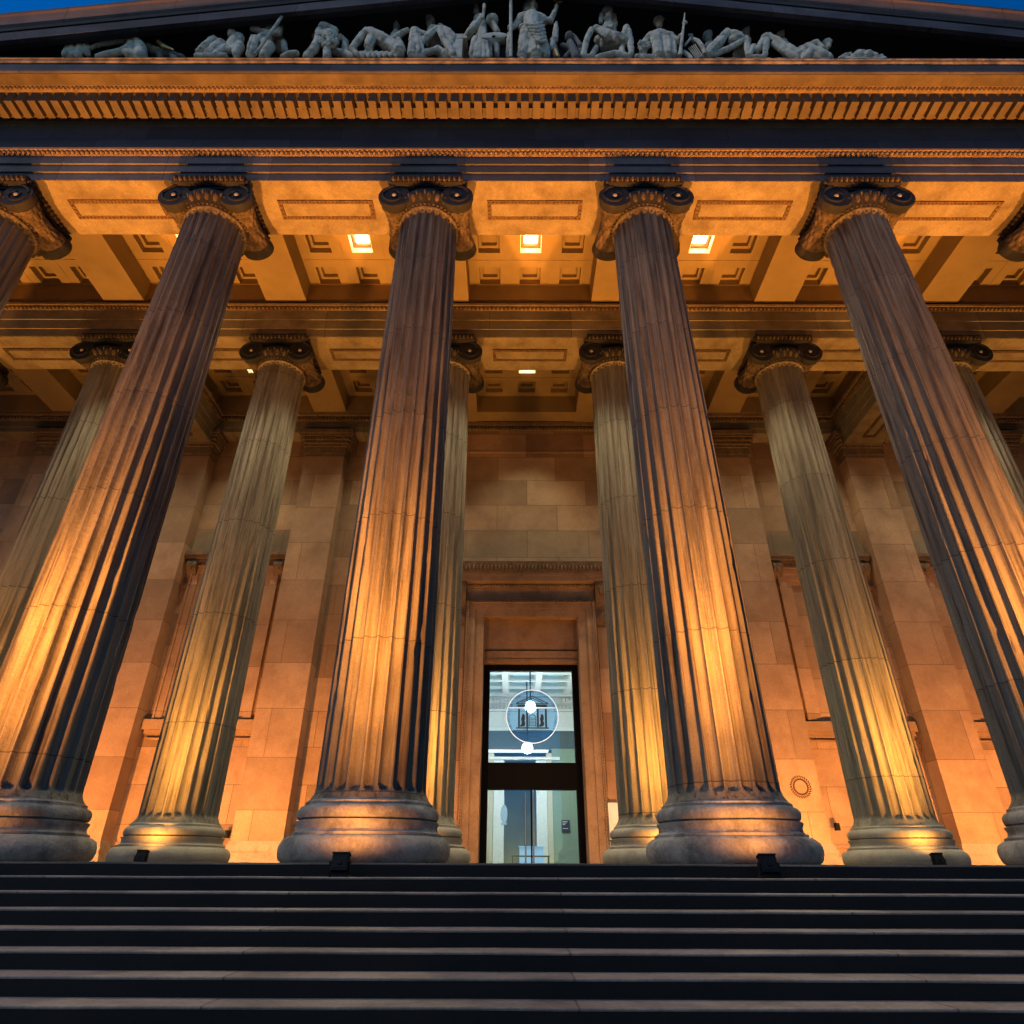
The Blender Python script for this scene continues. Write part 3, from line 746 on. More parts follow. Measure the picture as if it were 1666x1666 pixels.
# seal on the upper pane
seal_c = W(866, 1165, YD-.03); SCX, SCZ = seal_c.x, seal_c.z; SR = .80; ys = YD-.022
a = MB(); a.lathe([(0,0),(SR,0),(SR,.006),(0,.006)], 64, (SCX, ys, SCZ), 'y', cap=False)
seal = P('round_seal', a, 'sealglass', ed)
a = MB()
ring = [(SCX+SR*math.cos(2*PI*i/96), ys-.006, SCZ+SR*math.sin(2*PI*i/96)) for i in range(97)]
a.tube(ring, .013, 6, cap=False)
a.box(SCX-.73, SCX+.73, ys-.012, ys-.004, SCZ+.235, SCZ+.262)
o = a.build('seal_ring', M['etch']); o.parent = seal; o.matrix_parent_inverse = seal.matrix_world.inverted()
a = MB()
def line(p, q, r=.012): a.tube([(SCX+p[0], ys-.008, SCZ+p[1]), (SCX+q[0], ys-.008, SCZ+q[1])], r, 6)
line((-.50,.38),(0,.61),.016); line((.50,.38),(0,.61),.016); line((-.50,.37),(.50,.37),.016); line((-.34,.40),(0,.55)); line((.34,.40),(0,.55))
a.box(SCX-.46, SCX+.46, ys-.012, ys-.004, SCZ+.275, SCZ+.335)
for x in (-.41,-.16,.17,.42): a.box(SCX+x-.03, SCX+x+.03, ys-.012, ys-.004, SCZ-.33, SCZ+.22)
a.box(SCX-.50, SCX+.50, ys-.012, ys-.004, SCZ-.375, SCZ-.335); a.box(SCX-.56, SCX+.56, ys-.012, ys-.004, SCZ-.43, SCZ-.415)
for k in range(6): a.box(SCX-.10, SCX+.11, ys-.012, ys-.004, SCZ-.29+k*.045, SCZ-.275+k*.045)
line((-.10,-.31),(-.10,-.01)); line((.11,-.31),(.11,-.01)); line((-.10,-.01),(.005,.05)); line((.11,-.01),(.005,.05))
for x in (-.285, .295):
    for (dx, dz, rx, rz) in ((0,.02,.035,.045),(-.01,-.09,.05,.09),(.01,-.22,.06,.09),(.04,-.05,.02,.09),(-.05,-.28,.04,.04)): a.ell((SCX+x+dx, ys-.006, SCZ+dz), (rx,.005,rz), 8, 6)
def text(body, size, x, z, rot=0):
    cu = bpy.data.curves.new('lettering', 'FONT'); cu.body = body; cu.size = size; cu.align_x = 'CENTER'; cu.align_y = 'CENTER'; cu.extrude = .003; cu.resolution_u = 1
    o = bpy.data.objects.new('lettering', cu); COL.objects.link(o)
    o.matrix_world = Matrix.Translation((x, ys-.009, z)) @ Matrix.Rotation(-rot, 4, 'Y') @ Matrix.Rotation(PI/2, 4, 'X')
    bpy.context.view_layer.update()
    me = bpy.data.meshes.new_from_object(o.evaluated_get(bpy.context.evaluated_depsgraph_get())); me.transform(o.matrix_world)
    bpy.data.objects.remove(o)
    a.add([v.co[:] for v in me.vertices], [tuple(p.vertices) for p in me.polygons]); bpy.data.meshes.remove(me)
rim = 'SIGILL·CVRATORVM·MVSEI·BRITANNICI·EX·SENATVS·CONS·CONDITI'
i0 = rim.index('·EX·')+1.5
for i, ch in enumerate(rim):
    th = PI/2-(i-i0)*(2*PI*.93/len(rim))
    if ch == '·': a.ell((SCX+.725*math.cos(th), ys-.006, SCZ+.725*math.sin(th)), (.012,.004,.012), 6, 4)
    else: text(ch, .105, SCX+.725*math.cos(th), SCZ+.725*math.sin(th), th-PI/2)
text('BONARVM · ARTIVM', .085, SCX, SCZ-.50); text('CVLTORIBVS', .085, SCX, SCZ-.61)
o = a.build('seal_drawing', M['etchdark']); o.parent = seal; o.matrix_parent_inverse = seal.matrix_world.inverted()

# ------------------------------------------------------------------ entrance hall behind the glass
HY0, HY1 = YW+.95, 20.5
hall = thing('entrance_hall', 'bright entrance hall with pale coffered ceiling seen through the glass doors', 'hall', (0,HY0,0))
a = MB(); a.box(-6, 6, YW+.9, HY1+9, -.3, -.004); P('hall_floor', a, 'hallfloor', hall)
for bx in ((-6.2,-6,HY0,HY1,0,7.4), (6,6.2,HY0,HY1,0,7.4), (1.25,6,HY1,HY1+.4,0,5.6), (-6,-1.57,HY1,HY1+.4,0,5.6)):
    a = MB(); a.box(*bx); P('green_wall', a, 'hallgreen', hall)
a = MB(); a.box(-6, 6, HY0, HY1+.4, 7.3, 7.5); a.box(-6, 6, HY1-.25, HY1+.4, 6.95, 7.299)
for i in range(-5, 6):
    x = i*1.43-.1+.715; a.box(x-.13, x+.13, HY0, HY1-.26, 7.02, 7.299)
for j in range(0, 8):
    y = HY0+.9+j*1.2; a.box(-6, 6, y-.12, y+.12, 7.03, 7.298)
P('hall_ceiling', a, 'hallwhite', hall)
for i in range(-2, 3):
    for j in range(1, 7):
        x = i*1.43-.1; y = HY0+1.5+j*1.2
        a = MB(); a.box(x-.36, x+.36, y-.10, y+.40, 7.20, 7.26); a.box(x-.52, x+.52, y+.38, y+.44, 7.08, 7.22)
        P('coffer', a, 'hallteal', hall)
a = MB(); n = 70
a.box(-6, 6, HY1-.20, HY1, 6.3, 6.40); a.box(-6, 6, HY1-.12, HY1, 5.45, 5.62); a.box(-6, 6, HY1-.05, HY1+.3, 5.63, 6.29)
for i in range(n): a.box(-5.9+i*.168, -5.82+i*.168, HY1-.22, HY1-.06, 6.41, 6.52); a.box(-5.9+i*.168, -5.82+i*.168, HY1-.24, HY1-.06, 6.75, 6.9)
a.box(-6, 6, HY1+.01, HY1+.5, 5.6, 7.4)
P('hall_frieze', a, 'hallwhite', hall)
for bx in ((-1.56,-1.31,HY1-.05,HY1+.5,0,4.5), (1.01,1.24,HY1-.05,HY1+.5,0,4.5)):
    a = MB(); a.box(*bx); P('beige_jamb', a, 'hallbeige', hall)
for bx in ((-1.30,-.85,HY1-.10,HY1+.4,0,4.2), (.54,1.0,HY1-.10,HY1+.4,0,4.2)):
    a = MB(); a.box(*bx); P('white_pier', a, 'hallwhite', hall)
a = MB(); a.box(-1.8, 1.6, HY1-.12, HY1+.4, 4.22, 4.34); P('portal_lintel', a, 'hallwhite', hall)
a = MB(); a.box(-1.7, 1.1, HY1-.30, HY1+.3, 4.57, 4.60); P('light_strip', a, 'strip', hall)
a = MB(); a.box(-6, 6, HY1+8, HY1+8.2, 0, 8); P('inner_back_wall', a, 'hallgrey', hall)
a = MB(); a.box(-1.57, 1.25, HY1+.1, HY1+.4, 4.63, 5.6); P('portal_panel', a, 'hallgrey', hall)
a = MB(); a.box(-4.2, 4.2, HY1-.06, HY1+.02, 4.70, 5.44); P('dark_band', a, 'halldark', hall)
def area(loc, size, power, col, rot=(0,0,0), par=None):
    l = bpy.data.lights.new('hall_light', 'AREA'); l.energy = power; l.size = size; l.color = col
    o = bpy.data.objects.new('hall_light', l); COL.objects.link(o); o.location = loc; o.rotation_euler = rot; return o
for nm, px, py, yy, lb, rr in (('pendant_lamp', 863, 1150, 15.0, 'upper glowing globe lamp seen through the seal on the upper glass', .21), ('pendant_lamp', 858, 1217, 18.0, 'lower glowing globe lamp seen under the seal through the upper glass', .22)):
    c_ = W(px, py, yy)
    t = thing(nm, lb, 'lamp', c_, 'hall pendant lamps')
    a = MB(); a.ell((0,0,0), (rr,rr,rr), 20, 14); g_ = a.build('globe', M['globe'], t)
    a = MB(); a.tube([(0,0,rr), (0,0,7.2-c_.z)], .025, 8); a.lathe([(.05,rr*.9),(.14,rr*1.05),(.05,rr*1.4)], 14); a.build('stem', M['black'], t)
    l = bpy.data.lights.new('globe_light', 'POINT'); l.energy = 620; l.color = (.90,.97,1); l.shadow_soft_size = .3
    o = bpy.data.objects.new('globe_light', l); COL.objects.link(o); o.parent = t; o.location = (0,-.35,-.1)
t = thing('hall_table', 'low dark table inside behind the glass doors', 'table', (0,18.0,0))
p0 = W(832, 1392, 18); p1 = W(894, 1392, 18); zt_ = p0.z
a = MB(); a.box(p0.x, p1.x, 17.7, 18.4, zt_-.04, zt_); P('table_top', a, 'black', t)
for x in (p0.x+.04, p1.x-.04):
    for y in (17.75, 18.35):
        a = MB(); a.box(x-.02, x+.02, y-.02, y+.02, 0, zt_-.041); P('leg', a, 'black', t)
q0 = W(845, 1390, 19); q1 = W(884, 1378, 19)
a = MB(); a.box(q0.x, q1.x, 19, 19.1, 0, q1.z); a.box(q0.x-.03, q1.x+.03, 18.96, 19.14, q1.z, q1.z+.03)
tag(a.build('information_desk', M['blue']), 'pale blue lit panel behind the low table in the hall', 'desk')
q0 = W(914, 1354, HY1-.14); q1 = W(927, 1334, HY1-.14)
t = thing('wall_sign', 'dark navy notice on the green wall right of the doors', 'sign', (q0.x, HY1-.03, q0.z))
a = MB(); a.box(q0.x, q1.x, HY1-.05, HY1-.004, q0.z, q1.z); P('board', a, 'navy', t)
a = MB()
hz = q1.z-q0.z; wx = q1.x-q0.x
for k, (f0, f1) in enumerate(((.15,.75),(.15,.6),(.15,.45),(.15,.8))):
    a = MB(); a.box(q0.x+wx*f0, q0.x+wx*f1, HY1-.056, HY1-.051, q1.z-hz*(.15+.12*k+(.2 if k > 2 else 0)), q1.z-hz*(.11+.12*k+(.2 if k > 2 else 0)))
    P('text_line', a, 'white', t)
q0 = W(815, 1342, HY1-.12); q1 = W(825, 1312, HY1-.12)
a = MB(); cxm = (q0.x+q1.x)/2; a.box(q0.x, q1.x, HY1-.125, HY1-.112, q0.z, q0.z+.08); a.ell((cxm, HY1-.115, q0.z+.42), (.15,.008,.36), 12, 10); a.ell((cxm-.02, HY1-.115, q1.z-.1), (.10,.008,.12), 10, 8)
tag(a.build('wall_print', M['bluegrey']), 'blue grey print on the white pier left inside the doors', 'print')

# door side device, wall boxes, wreath
q0 = W(994, 1386, YW-.35); q1 = W(1006, 1306, YW-.35); wd = (q1.x-q0.x)
t = thing('entry_panel', 'tall white entry panel with dark oval right of the glass doors', 'panel', (q0.x, YW-.25, 0))
a = MB(); a.box(q0.x, q1.x, YW-.35, YW-.24, 0, q1.z); P('panel_body', a, 'white', t)
a = MB(); a.ell(((q0.x+q1.x)/2+.01, YW-.36, q1.z-.36), (wd*.22,.03,.10), 12, 8); P('oval_reader', a, 'black', t)
a = MB(); a.box(q0.x+wd*.2, q1.x-wd*.1, YW-.40, YW-.351, q1.z-.52, q1.z-.22); P('reader_housing', a, 'white', t)
for px, py, lb in ((369, 1357, 'small black wall box beside the left inner column base'), (1363, 1345, 'small black wall box right of the front column, low on the wall')):
    q = W(px, py, YP-.05); a = MB(); a.box(q.x-.05, q.x+.05, YP-.08, YP+.06, q.z-.09, q.z+.09); a.box(q.x-.03, q.x+.03, YP-.10, YP-.081, q.z-.05, q.z+.07)
    tag(a.build('wall_box', M['black']), lb, 'box', 'small wall boxes')
q = W(1303, 1280, YP-.01); a = MB(); nl = 26
for i in range(nl):
    th = 2*PI*i/nl
    for dr, s_ in ((-.035, .9), (.035, -.9)):
        a.ell((q.x+(.23+dr)*math.cos(th), YP-.004, q.z+(.23+dr)*math.sin(th)), (.019,.007,.045), 6, 4, Matrix.Rotation(-(th+s_*.8), 3, 'Y'))
M['stain'] = plain('wreath_stain', (.055,.025,.010), .9)
tag(a.build('wreath_mark', M['stain']), 'dark wreath shaped mark on the orange pilaster right of the doorway', 'wreath')

# ------------------------------------------------------------------ floodlights
def floodlight(x, y, z, label, group, s=1.0, legs=.0):
    t = thing('floodlight', label, 'floodlight', (x, y, z), group)
    a = MB(); Mx = Matrix.Rotation(R(-18), 3, 'X')
    def tb(x0, x1, y0, y1, z0, z1, mb):
        n0 = len(mb.v); mb.box(x0, x1, y0, y1, z0, z1)
        for i in range(n0, len(mb.v)):
            q_ = Mx @ Vector(mb.v[i]); mb.v[i] = (q_.x*s, q_.y*s, (q_.z+.20)*s)
    tb(-.125, .125, -.05, .07, -.13, .10, a); tb(-.135, .135, -.06, .08, .101, .125, a)
    tb(-.10, .10, -.058, -.051, -.10, .07, a); tb(-.03, .03, -.075, -.059, -.05, .0, a)
    a.build('housing', M['black'], t)
    a = MB(); tb(-.10, .10, -.035, .055, .126, .128, a); a.build('lens', M['lens'], t)
    a = MB()
    for q in (-1, 1): a.box(q*.145*s-.012, q*.145*s+.012, -.02, .02, -legs, .21*s); a.box(q*.145*s-.015, q*.145*s+.015, -.09, .09, -legs, -legs+.02)
    a.box(-.145*s, .145*s, -.02, .02, -legs+.02, -legs+.04)
    a.build('yoke', M['black'], t)
    return t
fl_lab = {-.5: 'black floodlight on the top step before the column left of the doorway', .5: 'black floodlight on the top step before the column right of the doorway'}
for i in (-2.5, -1.5, -.5, .5, 1.5, 2.5):
    x = i*SP+(.09 if i < 0 else -.15)
    y = E0-.20
    t = floodlight(x, y, -RR, fl_lab.get(i, 'black floodlight on the top step beyond the photo edge'), 'floodlights on the top step', .70, 0)
    spot(t, (x, y+.06, .17), (i*SP, -.45, 13), P_COL*.85, LAMP_AMBER, 44, 1, .05)
    spot(t, (x, y+.06, .17), (i*SP, -.45, 13), P_COL*.28, LAMP_AMBER, 66, 1, .05)
    spot(t, (x, y+.06, .17), (i*SP, -.45, 13), P_COL*.07, LAMP_AMBER, 100, 1, .05)
    spot(t, (x, y+.06, .165), (i*SP, -.2, 2.2), P_COL*.010, LAMP_AMBER, 140, 1, .05)
for i in (-3.5, -2.5, -1.5, -.5, .5, 1.5, 2.5, 3.5):
    x = i*SP+(.16 if i < 0 else -.16)
    lb = {-1.5: 'small black floodlight in front of the left inner column base', 1.5: 'small black floodlight in front of the right inner column base'}.get(i, 'small black floodlight before an inner column hidden by front columns')
    t = floodlight(x, DB-1.42, 0, lb, 'floodlights of the inner row', .72, 0)
    spot(t, (x, DB-1.36, .28), (i*SP, DB-.45, 13), P_BACK*0.55, (1,.44,.085), 44, 1, .05)
    spot(t, (x, DB-1.36, .28), (i*SP, DB-.45, 13), P_BACK*0.35, (1,.44,.085), 66, 1, .05)
    spot(t, (x, DB-1.36, .28), (i*SP, DB-.45, 13), P_BACK*0.1, (1,.44,.085), 100, 1, .05)
    spot(t, (x, DB-1.36, .275), (i*SP, DB-.2, 2.2), P_BACK*.016, (1,.44,.085), 140, 1, .05)
for i in (-3.5, -2.5, -1.5, -.5, .5, 1.5, 2.5, 3.5):                    # wall washers behind the inner columns
    x = i*SP
    t = floodlight(x, DB+1.25, 0, 'small black wall floodlight hidden behind an inner column base', 'wall floodlights behind the inner row', .6, 0)
    spot(t, (x, DB+1.30, .22), (x, YW, 2.2), P_WALL*(.35 if abs(i) < 1 else 1), LAMP_WALL, 130, 1, .08)

# ------------------------------------------------------------------ pediment statues
YS = -1.36; PXM = 1/66.0
def pt(p): return W(p[0], p[1], YS+(p[2] if len(p) > 2 else 0))
def head(mb, p, r, face=0, hair=True):
    c = pt(p); r = r*PXM; mz = Matrix.Rotation(face, 3, 'Z')
    def o(x, y, z): return c+mz @ Vector((x*r, y*r, z*r))
    mb.ell(c, (r*.80, r*.92, r*1.05), 14, 10, mz)
    mb.ell(o(0,-.45,-.55), (r*.52, r*.50, r*.55), 10, 8, mz)
    mb.capsule(o(0,-.92,.18), r*.10, o(0,-1.12,-.18), r*.15, 6)
    mb.ell(o(0,-.88,.30), (r*.52, r*.12, r*.12), 8, 6, mz)
    mb.ell(o(0,-.90,-.50), (r*.24, r*.12, r*.09), 8, 6, mz)
    mb.ell(o(.82,.05,0), (r*.12, r*.2, r*.28), 6, 6, mz); mb.ell(o(-.82,.05,0), (r*.12, r*.2, r*.28), 6, 6, mz)
    if hair:
        mb.ell(o(0,.12,.42), (r*.98, r*1.0, r*.85), 14, 10, mz)
        for k in range(12):
            a_ = 2*PI*k/12; mb.ell(o(.85*math.cos(a_), .12+.85*math.sin(a_), .30+.1*math.sin(k*3)), (r*.22,)*3, 6, 5)
    mb.capsule(o(0,.05,-.6), r*.55, o(0,.1,-1.6), r*.62, 10)
def limb(mb, *pr):
    for (p, r), (q, s_) in zip(pr, pr[1:]): mb.capsule(pt(p), r*PXM, pt(q), s_*PXM)
def drape(mb, p, r, q, s_, n=6, seed=0, w=1.0):
    n += 3
    # mass of cloth with raised folds running along it
    P1, P2 = pt(p), pt(q); mb.capsule(P1, r*PXM*.74, P2, s_*PXM*.74, 12)
    d = (P2-P1).normalized(); side = d.cross(Vector((0,1,0))).normalized(); fr = Vector((0,-1,0))
    rn = random.Random(seed+int(p[0]*7+p[1]*3))
    for k in range(n):
        an = -1.25+2.5*(k+.5)/n+rn.uniform(-.12,.12); an2 = an+rn.uniform(-.30,.30)
        o1 = (side*math.sin(an)+fr*math.cos(an))*r*PXM*.86; o2 = (side*math.sin(an2)+fr*math.cos(an2))*s_*PXM*.86
        m_ = (P1+o1+P2+o2)/2+(side*rn.uniform(-.1,.1)+fr*.08)*(r+s_)/2*PXM
        rr = max(.024, .17*r*PXM*w*rn.uniform(.6,1.3)); r3 = max(.024, .17*s_*PXM*w*rn.uniform(.6,1.3))
        mb.capsule(P1+o1, rr*.8, m_, (rr+r3)/2, 6); mb.capsule(m_, (rr+r3)/2, P2+o2, r3*.8, 6)
def hand(mb, p, r, ang=0):
    c = pt(p); r *= PXM; mb.ell(c, (r*.8, r*.45, r), 8, 6)
    for k in range(4): mb.capsule(c+Vector(((k-1.5)*r*.42, -r*.35, r*.3)), r*.2, c+Vector(((k-1.5)*r*.46, -r*.5, r*(1.15+.12*(1.5-abs(k-1.5))))), r*.16, 5)
    mb.capsule(c+Vector((-r*.7, -r*.3, -r*.2)), r*.22, c+Vector((-r*1.1, -r*.6, r*.5)), r*.17, 5)
def carve(mb, name, mat, label, group='pediment statues', voxel=.02, cat='statue'):
    me = bpy.data.meshes.new('tmp'); me.from_pydata(mb.v, [], mb.f); o = bpy.data.objects.new('tmp', me); COL.objects.link(o)
    bm = bmesh.new(); bm.from_mesh(me); bmesh.ops.recalc_face_normals(bm, faces=bm.faces); bm.to_mesh(me); bm.free()
    md = o.modifiers.new('r', 'REMESH'); md.mode = 'VOXEL'; md.voxel_size = voxel; md.use_smooth_shade = True
    ms = o.modifiers.new('s', 'SMOOTH'); ms.factor = .5; ms.iterations = 1
    bpy.context.view_layer.update()
    m2 = bpy.data.meshes.new_from_object(o.evaluated_get(bpy.context.evaluated_depsgraph_get())); bpy.data.objects.remove(o); bpy.data.meshes.remove(me)
    c = Vector((sum(v.co.x for v in m2.vertices)/max(1, len(m2.vertices)), YS, 16.6)); m2.transform(Matrix.Translation(-c))
    
    nv = len(m2.vertices); nr = [0.0]*(nv*3); cs = [0.0]*(nv*3)           # carved wrinkles and weathering in the marble
    m2.vertex_normals.foreach_get('vector', nr); m2.vertices.foreach_get('co', cs)
    for k in range(nv):
        p_ = Vector(cs[3*k:3*k+3]); q_ = Vector((p_.x*6.5+2*mnoise.noise(p_*1.5), p_.y*6.5, p_.z*3.0))+c
        d_ = 0.028*(.42-abs(mnoise.noise(q_)))+.008*mnoise.noise(p_*22)
        cs[3*k] += nr[3*k]*d_; cs[3*k+1] += nr[3*k+1]*d_; cs[3*k+2] += nr[3*k+2]*d_
    m2.vertices.foreach_set('co', cs); m2.update()
    m2.name = name; m2.materials.clear(); m2.materials.append(M[mat]); m2.polygons.foreach_set('use_smooth', [True]*len(m2.polygons))
    s_ = bpy.data.objects.new(name, m2); COL.objects.link(s_); s_.location = c
    return tag(s_, label, cat, group)
def attach(st_, name, mb, mat):
    o = mb.build(name, M[mat]); o.parent = st_; o.matrix_parent_inverse = Matrix.Translation(st_.location).inverted(); return o
def foot(mb, x0, x1, r=6): # common mass of rock down to the ledge, hidden below the cornice edge
    p0 = W(x0, 93, YS); p1 = W(x1, 93, YS)
    mb.box(p0.x+.05, p1.x-.05, YS-.05, YS+.40, 16.57, p0.z-.13)
G = 'pediment statues'
# 1 left corner figure
m = MB(); foot(m, 105, 235)
drape(m, (104,92), 4, (117,71), 4, 4); drape(m, (114,93), 7, (120,74), 4, 4); drape(m, (128,92), 8, (134,67), 3, 4); drape(m, (142,88), 6, (134,67), 3, 3); limb(m, ((134,66),3), ((147,78),4))
limb(m, ((148,77),3), ((165,72),4.2), ((186,67),5), ((207,61),7), ((222,66),7), ((229,78),9), ((229,93),10)); limb(m, ((158,92),4), ((176,88),5), ((196,84),5.5), ((212,77),6), ((214,66),6))
limb(m, ((205,86),6), ((222,92),8)); drape(m, (215,68), 4, (214,90), 5, 4)
carve(m, 'reclining_statue', 'statue', 'pale stone figure crawling at the left corner, arms stretched to draped rock')
# 2 dark beast with gilded back
m = MB(); foot(m, 238, 300); limb(m, ((244,78,.2),7), ((252,84,.2),8), ((265,86,.2),8), ((280,89,.2),6), ((298,93,.2),4)); m.ell(pt((242,78,.15)), (.10,.12,.12), 10, 8); limb(m, ((262,94,.2),6), ((258,84,.2),6)); limb(m, ((285,96,.1),5), ((280,88,.15),5))
s_ = carve(m, 'beast_statue', 'statue_dark', 'dark low beast statue with a gilded back near the left corner')
a = MB(); a.capsule(pt((259,69,.0)), .05, pt((266,75,.0)), .06); a.capsule(pt((266,75,.0)), .06, pt((282,81,.0)), .025); a.ell(pt((258,68,0)), (.05,.05,.07)); attach(s_, 'gilded_fin', a, 'gold')
# 3 kneeling draped figure with wing
m = MB(); foot(m, 312, 394)
drape(m, (328,84), 7, (350,66), 8, 5); drape(m, (340,90), 8, (362,72), 9, 6, 3); drape(m, (318,92), 4, (368,92), 5, 5); drape(m, (352,92), 7, (368,78), 6, 5); drape(m, (322,86), 4, (344,64), 4, 3)
drape(m, (385,93), 7, (386,78), 8, 4); limb(m, ((370,82),5), ((388,80),6))
cw = pt((383,68)); m.ell(cw, (.18,.14,.36), 16, 12, Matrix.Rotation(.18, 3, 'Y')); m.ell(pt((377,55)), (.10,.10,.16), 12, 8); m.ell(pt((389,78)), (.12,.12,.25), 12, 8)
head(m, (327,67,.35), 6, -.3)
carve(m, 'kneeling_statue', 'statue', 'kneeling draped statue bent low before a rounded upright wing')
# 4 man with staff
m = MB(); foot(m, 404, 488)
limb(m, ((428,36),7), ((436,33),8), ((448,40,.1),9), ((452,52,.15),8)); limb(m, ((432,34),6.5), ((421,39),5.5), ((411,47),4.6), ((424,51),4.6), ((438,53),4)); limb(m, ((440,38,.1),12), ((442,50,.15),11), ((434,62,.1),10), ((424,66),9)); limb(m, ((456,44,.1),6), ((452,54),5), ((442,54),4))
drape(m, (410,62), 4, (432,66), 5, 3); drape(m, (416,66), 9, (408,92), 8, 5); limb(m, ((432,70),8), ((440,76),8), ((428,92),7)); hand(m, (440,52), 5); head(m, (470,38,.5), 8, .5)
limb(m, ((462,50,.45),8), ((455,78,.45),10)); limb(m, ((460,92),4), ((474,88),5), ((482,87),4.5)); limb(m, ((462,70,.2),5), ((464,82,.2),5)); 
s_ = carve(m, 'seated_statue', 'statue', 'bare armed seated statue gripping a slanting staff in the left part of the gable')
a = MB(); a.tube([pt((463.5,20,-.25)), pt((415,89,-.25))], .035, 8); attach(s_, 'staff', a, 'statue')
# 5 arm over shaggy mass
m = MB(); foot(m, 496, 565)
limb(m, ((499,92),6), ((512,79),7), ((518,68),8), ((520,52),7), ((525,43),6.5)); limb(m, ((525,42),6), ((536,45),5.5), ((546,50),5)); limb(m, ((532,83),6), ((532,94),7)); m.ell(pt((535,65,.1)), (.26,.24,.26), 14, 10)
rn = random.Random(5)
for k in range(85):
    an = rn.uniform(0, 2*PI); rr = rn.uniform(.0, 1)**.5
    m.ell(pt((535+17*rr*math.cos(an), 64+15*rr*math.sin(an), .1-.26*math.sqrt(max(0, 1-rr*rr)))), (rn.uniform(.035,.06), .05, rn.uniform(.03,.05)), 6, 5, Matrix.Rotation(rn.uniform(-1,1), 3, 'Y'))
limb(m, ((553,60,.2),5), ((562,68,.2),5), ((562,90,.2),8)); limb(m, ((545,84,.2),6), ((575,92,.1),6)); head(m, (512,60,.4), 5, -.5)
carve(m, 'shaggy_statue', 'statue', 'statue with arm bent over a curly shaggy mass, left of the reclining women')
# 6 reclining woman
m = MB(); foot(m, 572, 658)
drape(m, (597,50), 6.5, (574,80), 6, 5); drape(m, (600,52), 8, (628,72), 13, 7); drape(m, (618,60), 9, (650,86), 11, 7, 2); limb(m, ((573,79),5), ((583,90),3.5)); drape(m, (606,64), 10, (600,80), 8, 5)
for k in range(7):
    x = 590+k*9; limb(m, ((x-4,85),2), ((x,92),2.6), ((x+4,85),2)); 
limb(m, ((590,90,.1),6), ((648,92,.1),6)); head(m, (645,41,.35), 7.5, .2); limb(m, ((645,58,.3),9), ((640,75,.2),12)); limb(m, ((641,64),5), ((652,55),4.5), ((663,49),4)); drape(m, (648,66), 5, (655,84), 6, 5)
carve(m, 'reclining_statue', 'statue', 'reclining draped woman statue with raised knee, left of the seated woman on the ledge block')
# 7 seated draped woman
m = MB(); foot(m, 664, 745)
drape(m, (673,50), 6, (671,92), 9, 6); drape(m, (676,52), 8, (684,92), 9, 6, 1); limb(m, ((680,52),5), ((695,58),5), ((712,48),6)); drape(m, (686,70), 6, (712,48), 6, 4); drape(m, (715,48), 6, (722,68), 5, 4); drape(m, (722,66), 6, (738,92), 6, 5)
drape(m, (676,93), 5, (712,82), 6, 4); limb(m, ((712,82,.1),7), ((725,92,.1),8)); limb(m, ((705,52,.3),11), ((706,72,.3),14)); head(m, (699,34,.3), 8.5, -.35); limb(m, ((716,46,.1),7), ((730,52),5.5), ((740,62),4.5), ((736,72),4)); drape(m, (724,50), 4, (736,70), 5, 4)
carve(m, 'seated_statue', 'statue', 'seated draped woman statue looking aside, cloth arched over both knees')
m = MB(); q0 = W(735, 78, YS+.2); q1 = W(761, 74, YS+.2)
m.box(q0.x, q1.x, YS-.05, YS+.45, q0.z-.05, q1.z+.03); m.box(q0.x+.06, q1.x-.10, YS-.04, YS+.4, 16.57, q0.z-.051)
o = m.build('stone_pedestal', M['statue']); tag(o, 'small pale stone pedestal between the seated woman and the palette statue', 'pedestal')
# 8 figure with palette
m = MB(); foot(m, 762, 826)
head(m, (775,10,.15), 9.5, -.25); limb(m, ((780,34,.15),11), ((784,58,.15),10), ((782,72,.1),12)); limb(m, ((772,40),6), ((759,60),5.5), ((772,45,-.15),5), ((783,28,-.15),4)); hand(m, (784,27,-.12), 4.5)
m.ell(pt((801,33,.05)), (.17,.15,.15), 12, 8, Matrix.Rotation(-.4, 3, 'Y')); limb(m, ((803,40),5.5), ((809,52),5)); drape(m, (775,66), 8, (770,92), 8, 5)
for x0, x1 in ((783,772), (784,780), (786,788), (788,796), (781,776)): limb(m, ((x0,45,-.2),2), (((x0+x1)/2,68,-.22),2.4), ((x1,93,-.2),3))
drape(m, (792,68), 9, (795,93), 7, 6); limb(m, ((808,74,.2),4.5), ((809,93,.2),4)); limb(m, ((800,70,.2),8), ((815,66,.2),8))
s_ = carve(m, 'palette_statue', 'statue', 'statue with raised fist holding a round painter palette beside the spear')
a = MB(); a.ell(pt((804,58,-.28)), (.33,.035,.145), 24, 8, Matrix.Rotation(-.10, 3, 'Y')); attach(s_, 'palette', a, 'statue')
a = MB(); a.ell(pt((803,59,-.315)), (.045,.02,.03), 10, 6); attach(s_, 'thumb_hole', a, 'black')
a = MB(); a.tube([pt((788,8,-.2)), pt((786,30,-.22))], [.045,.03], 8); attach(s_, 'brush', a, 'statue')
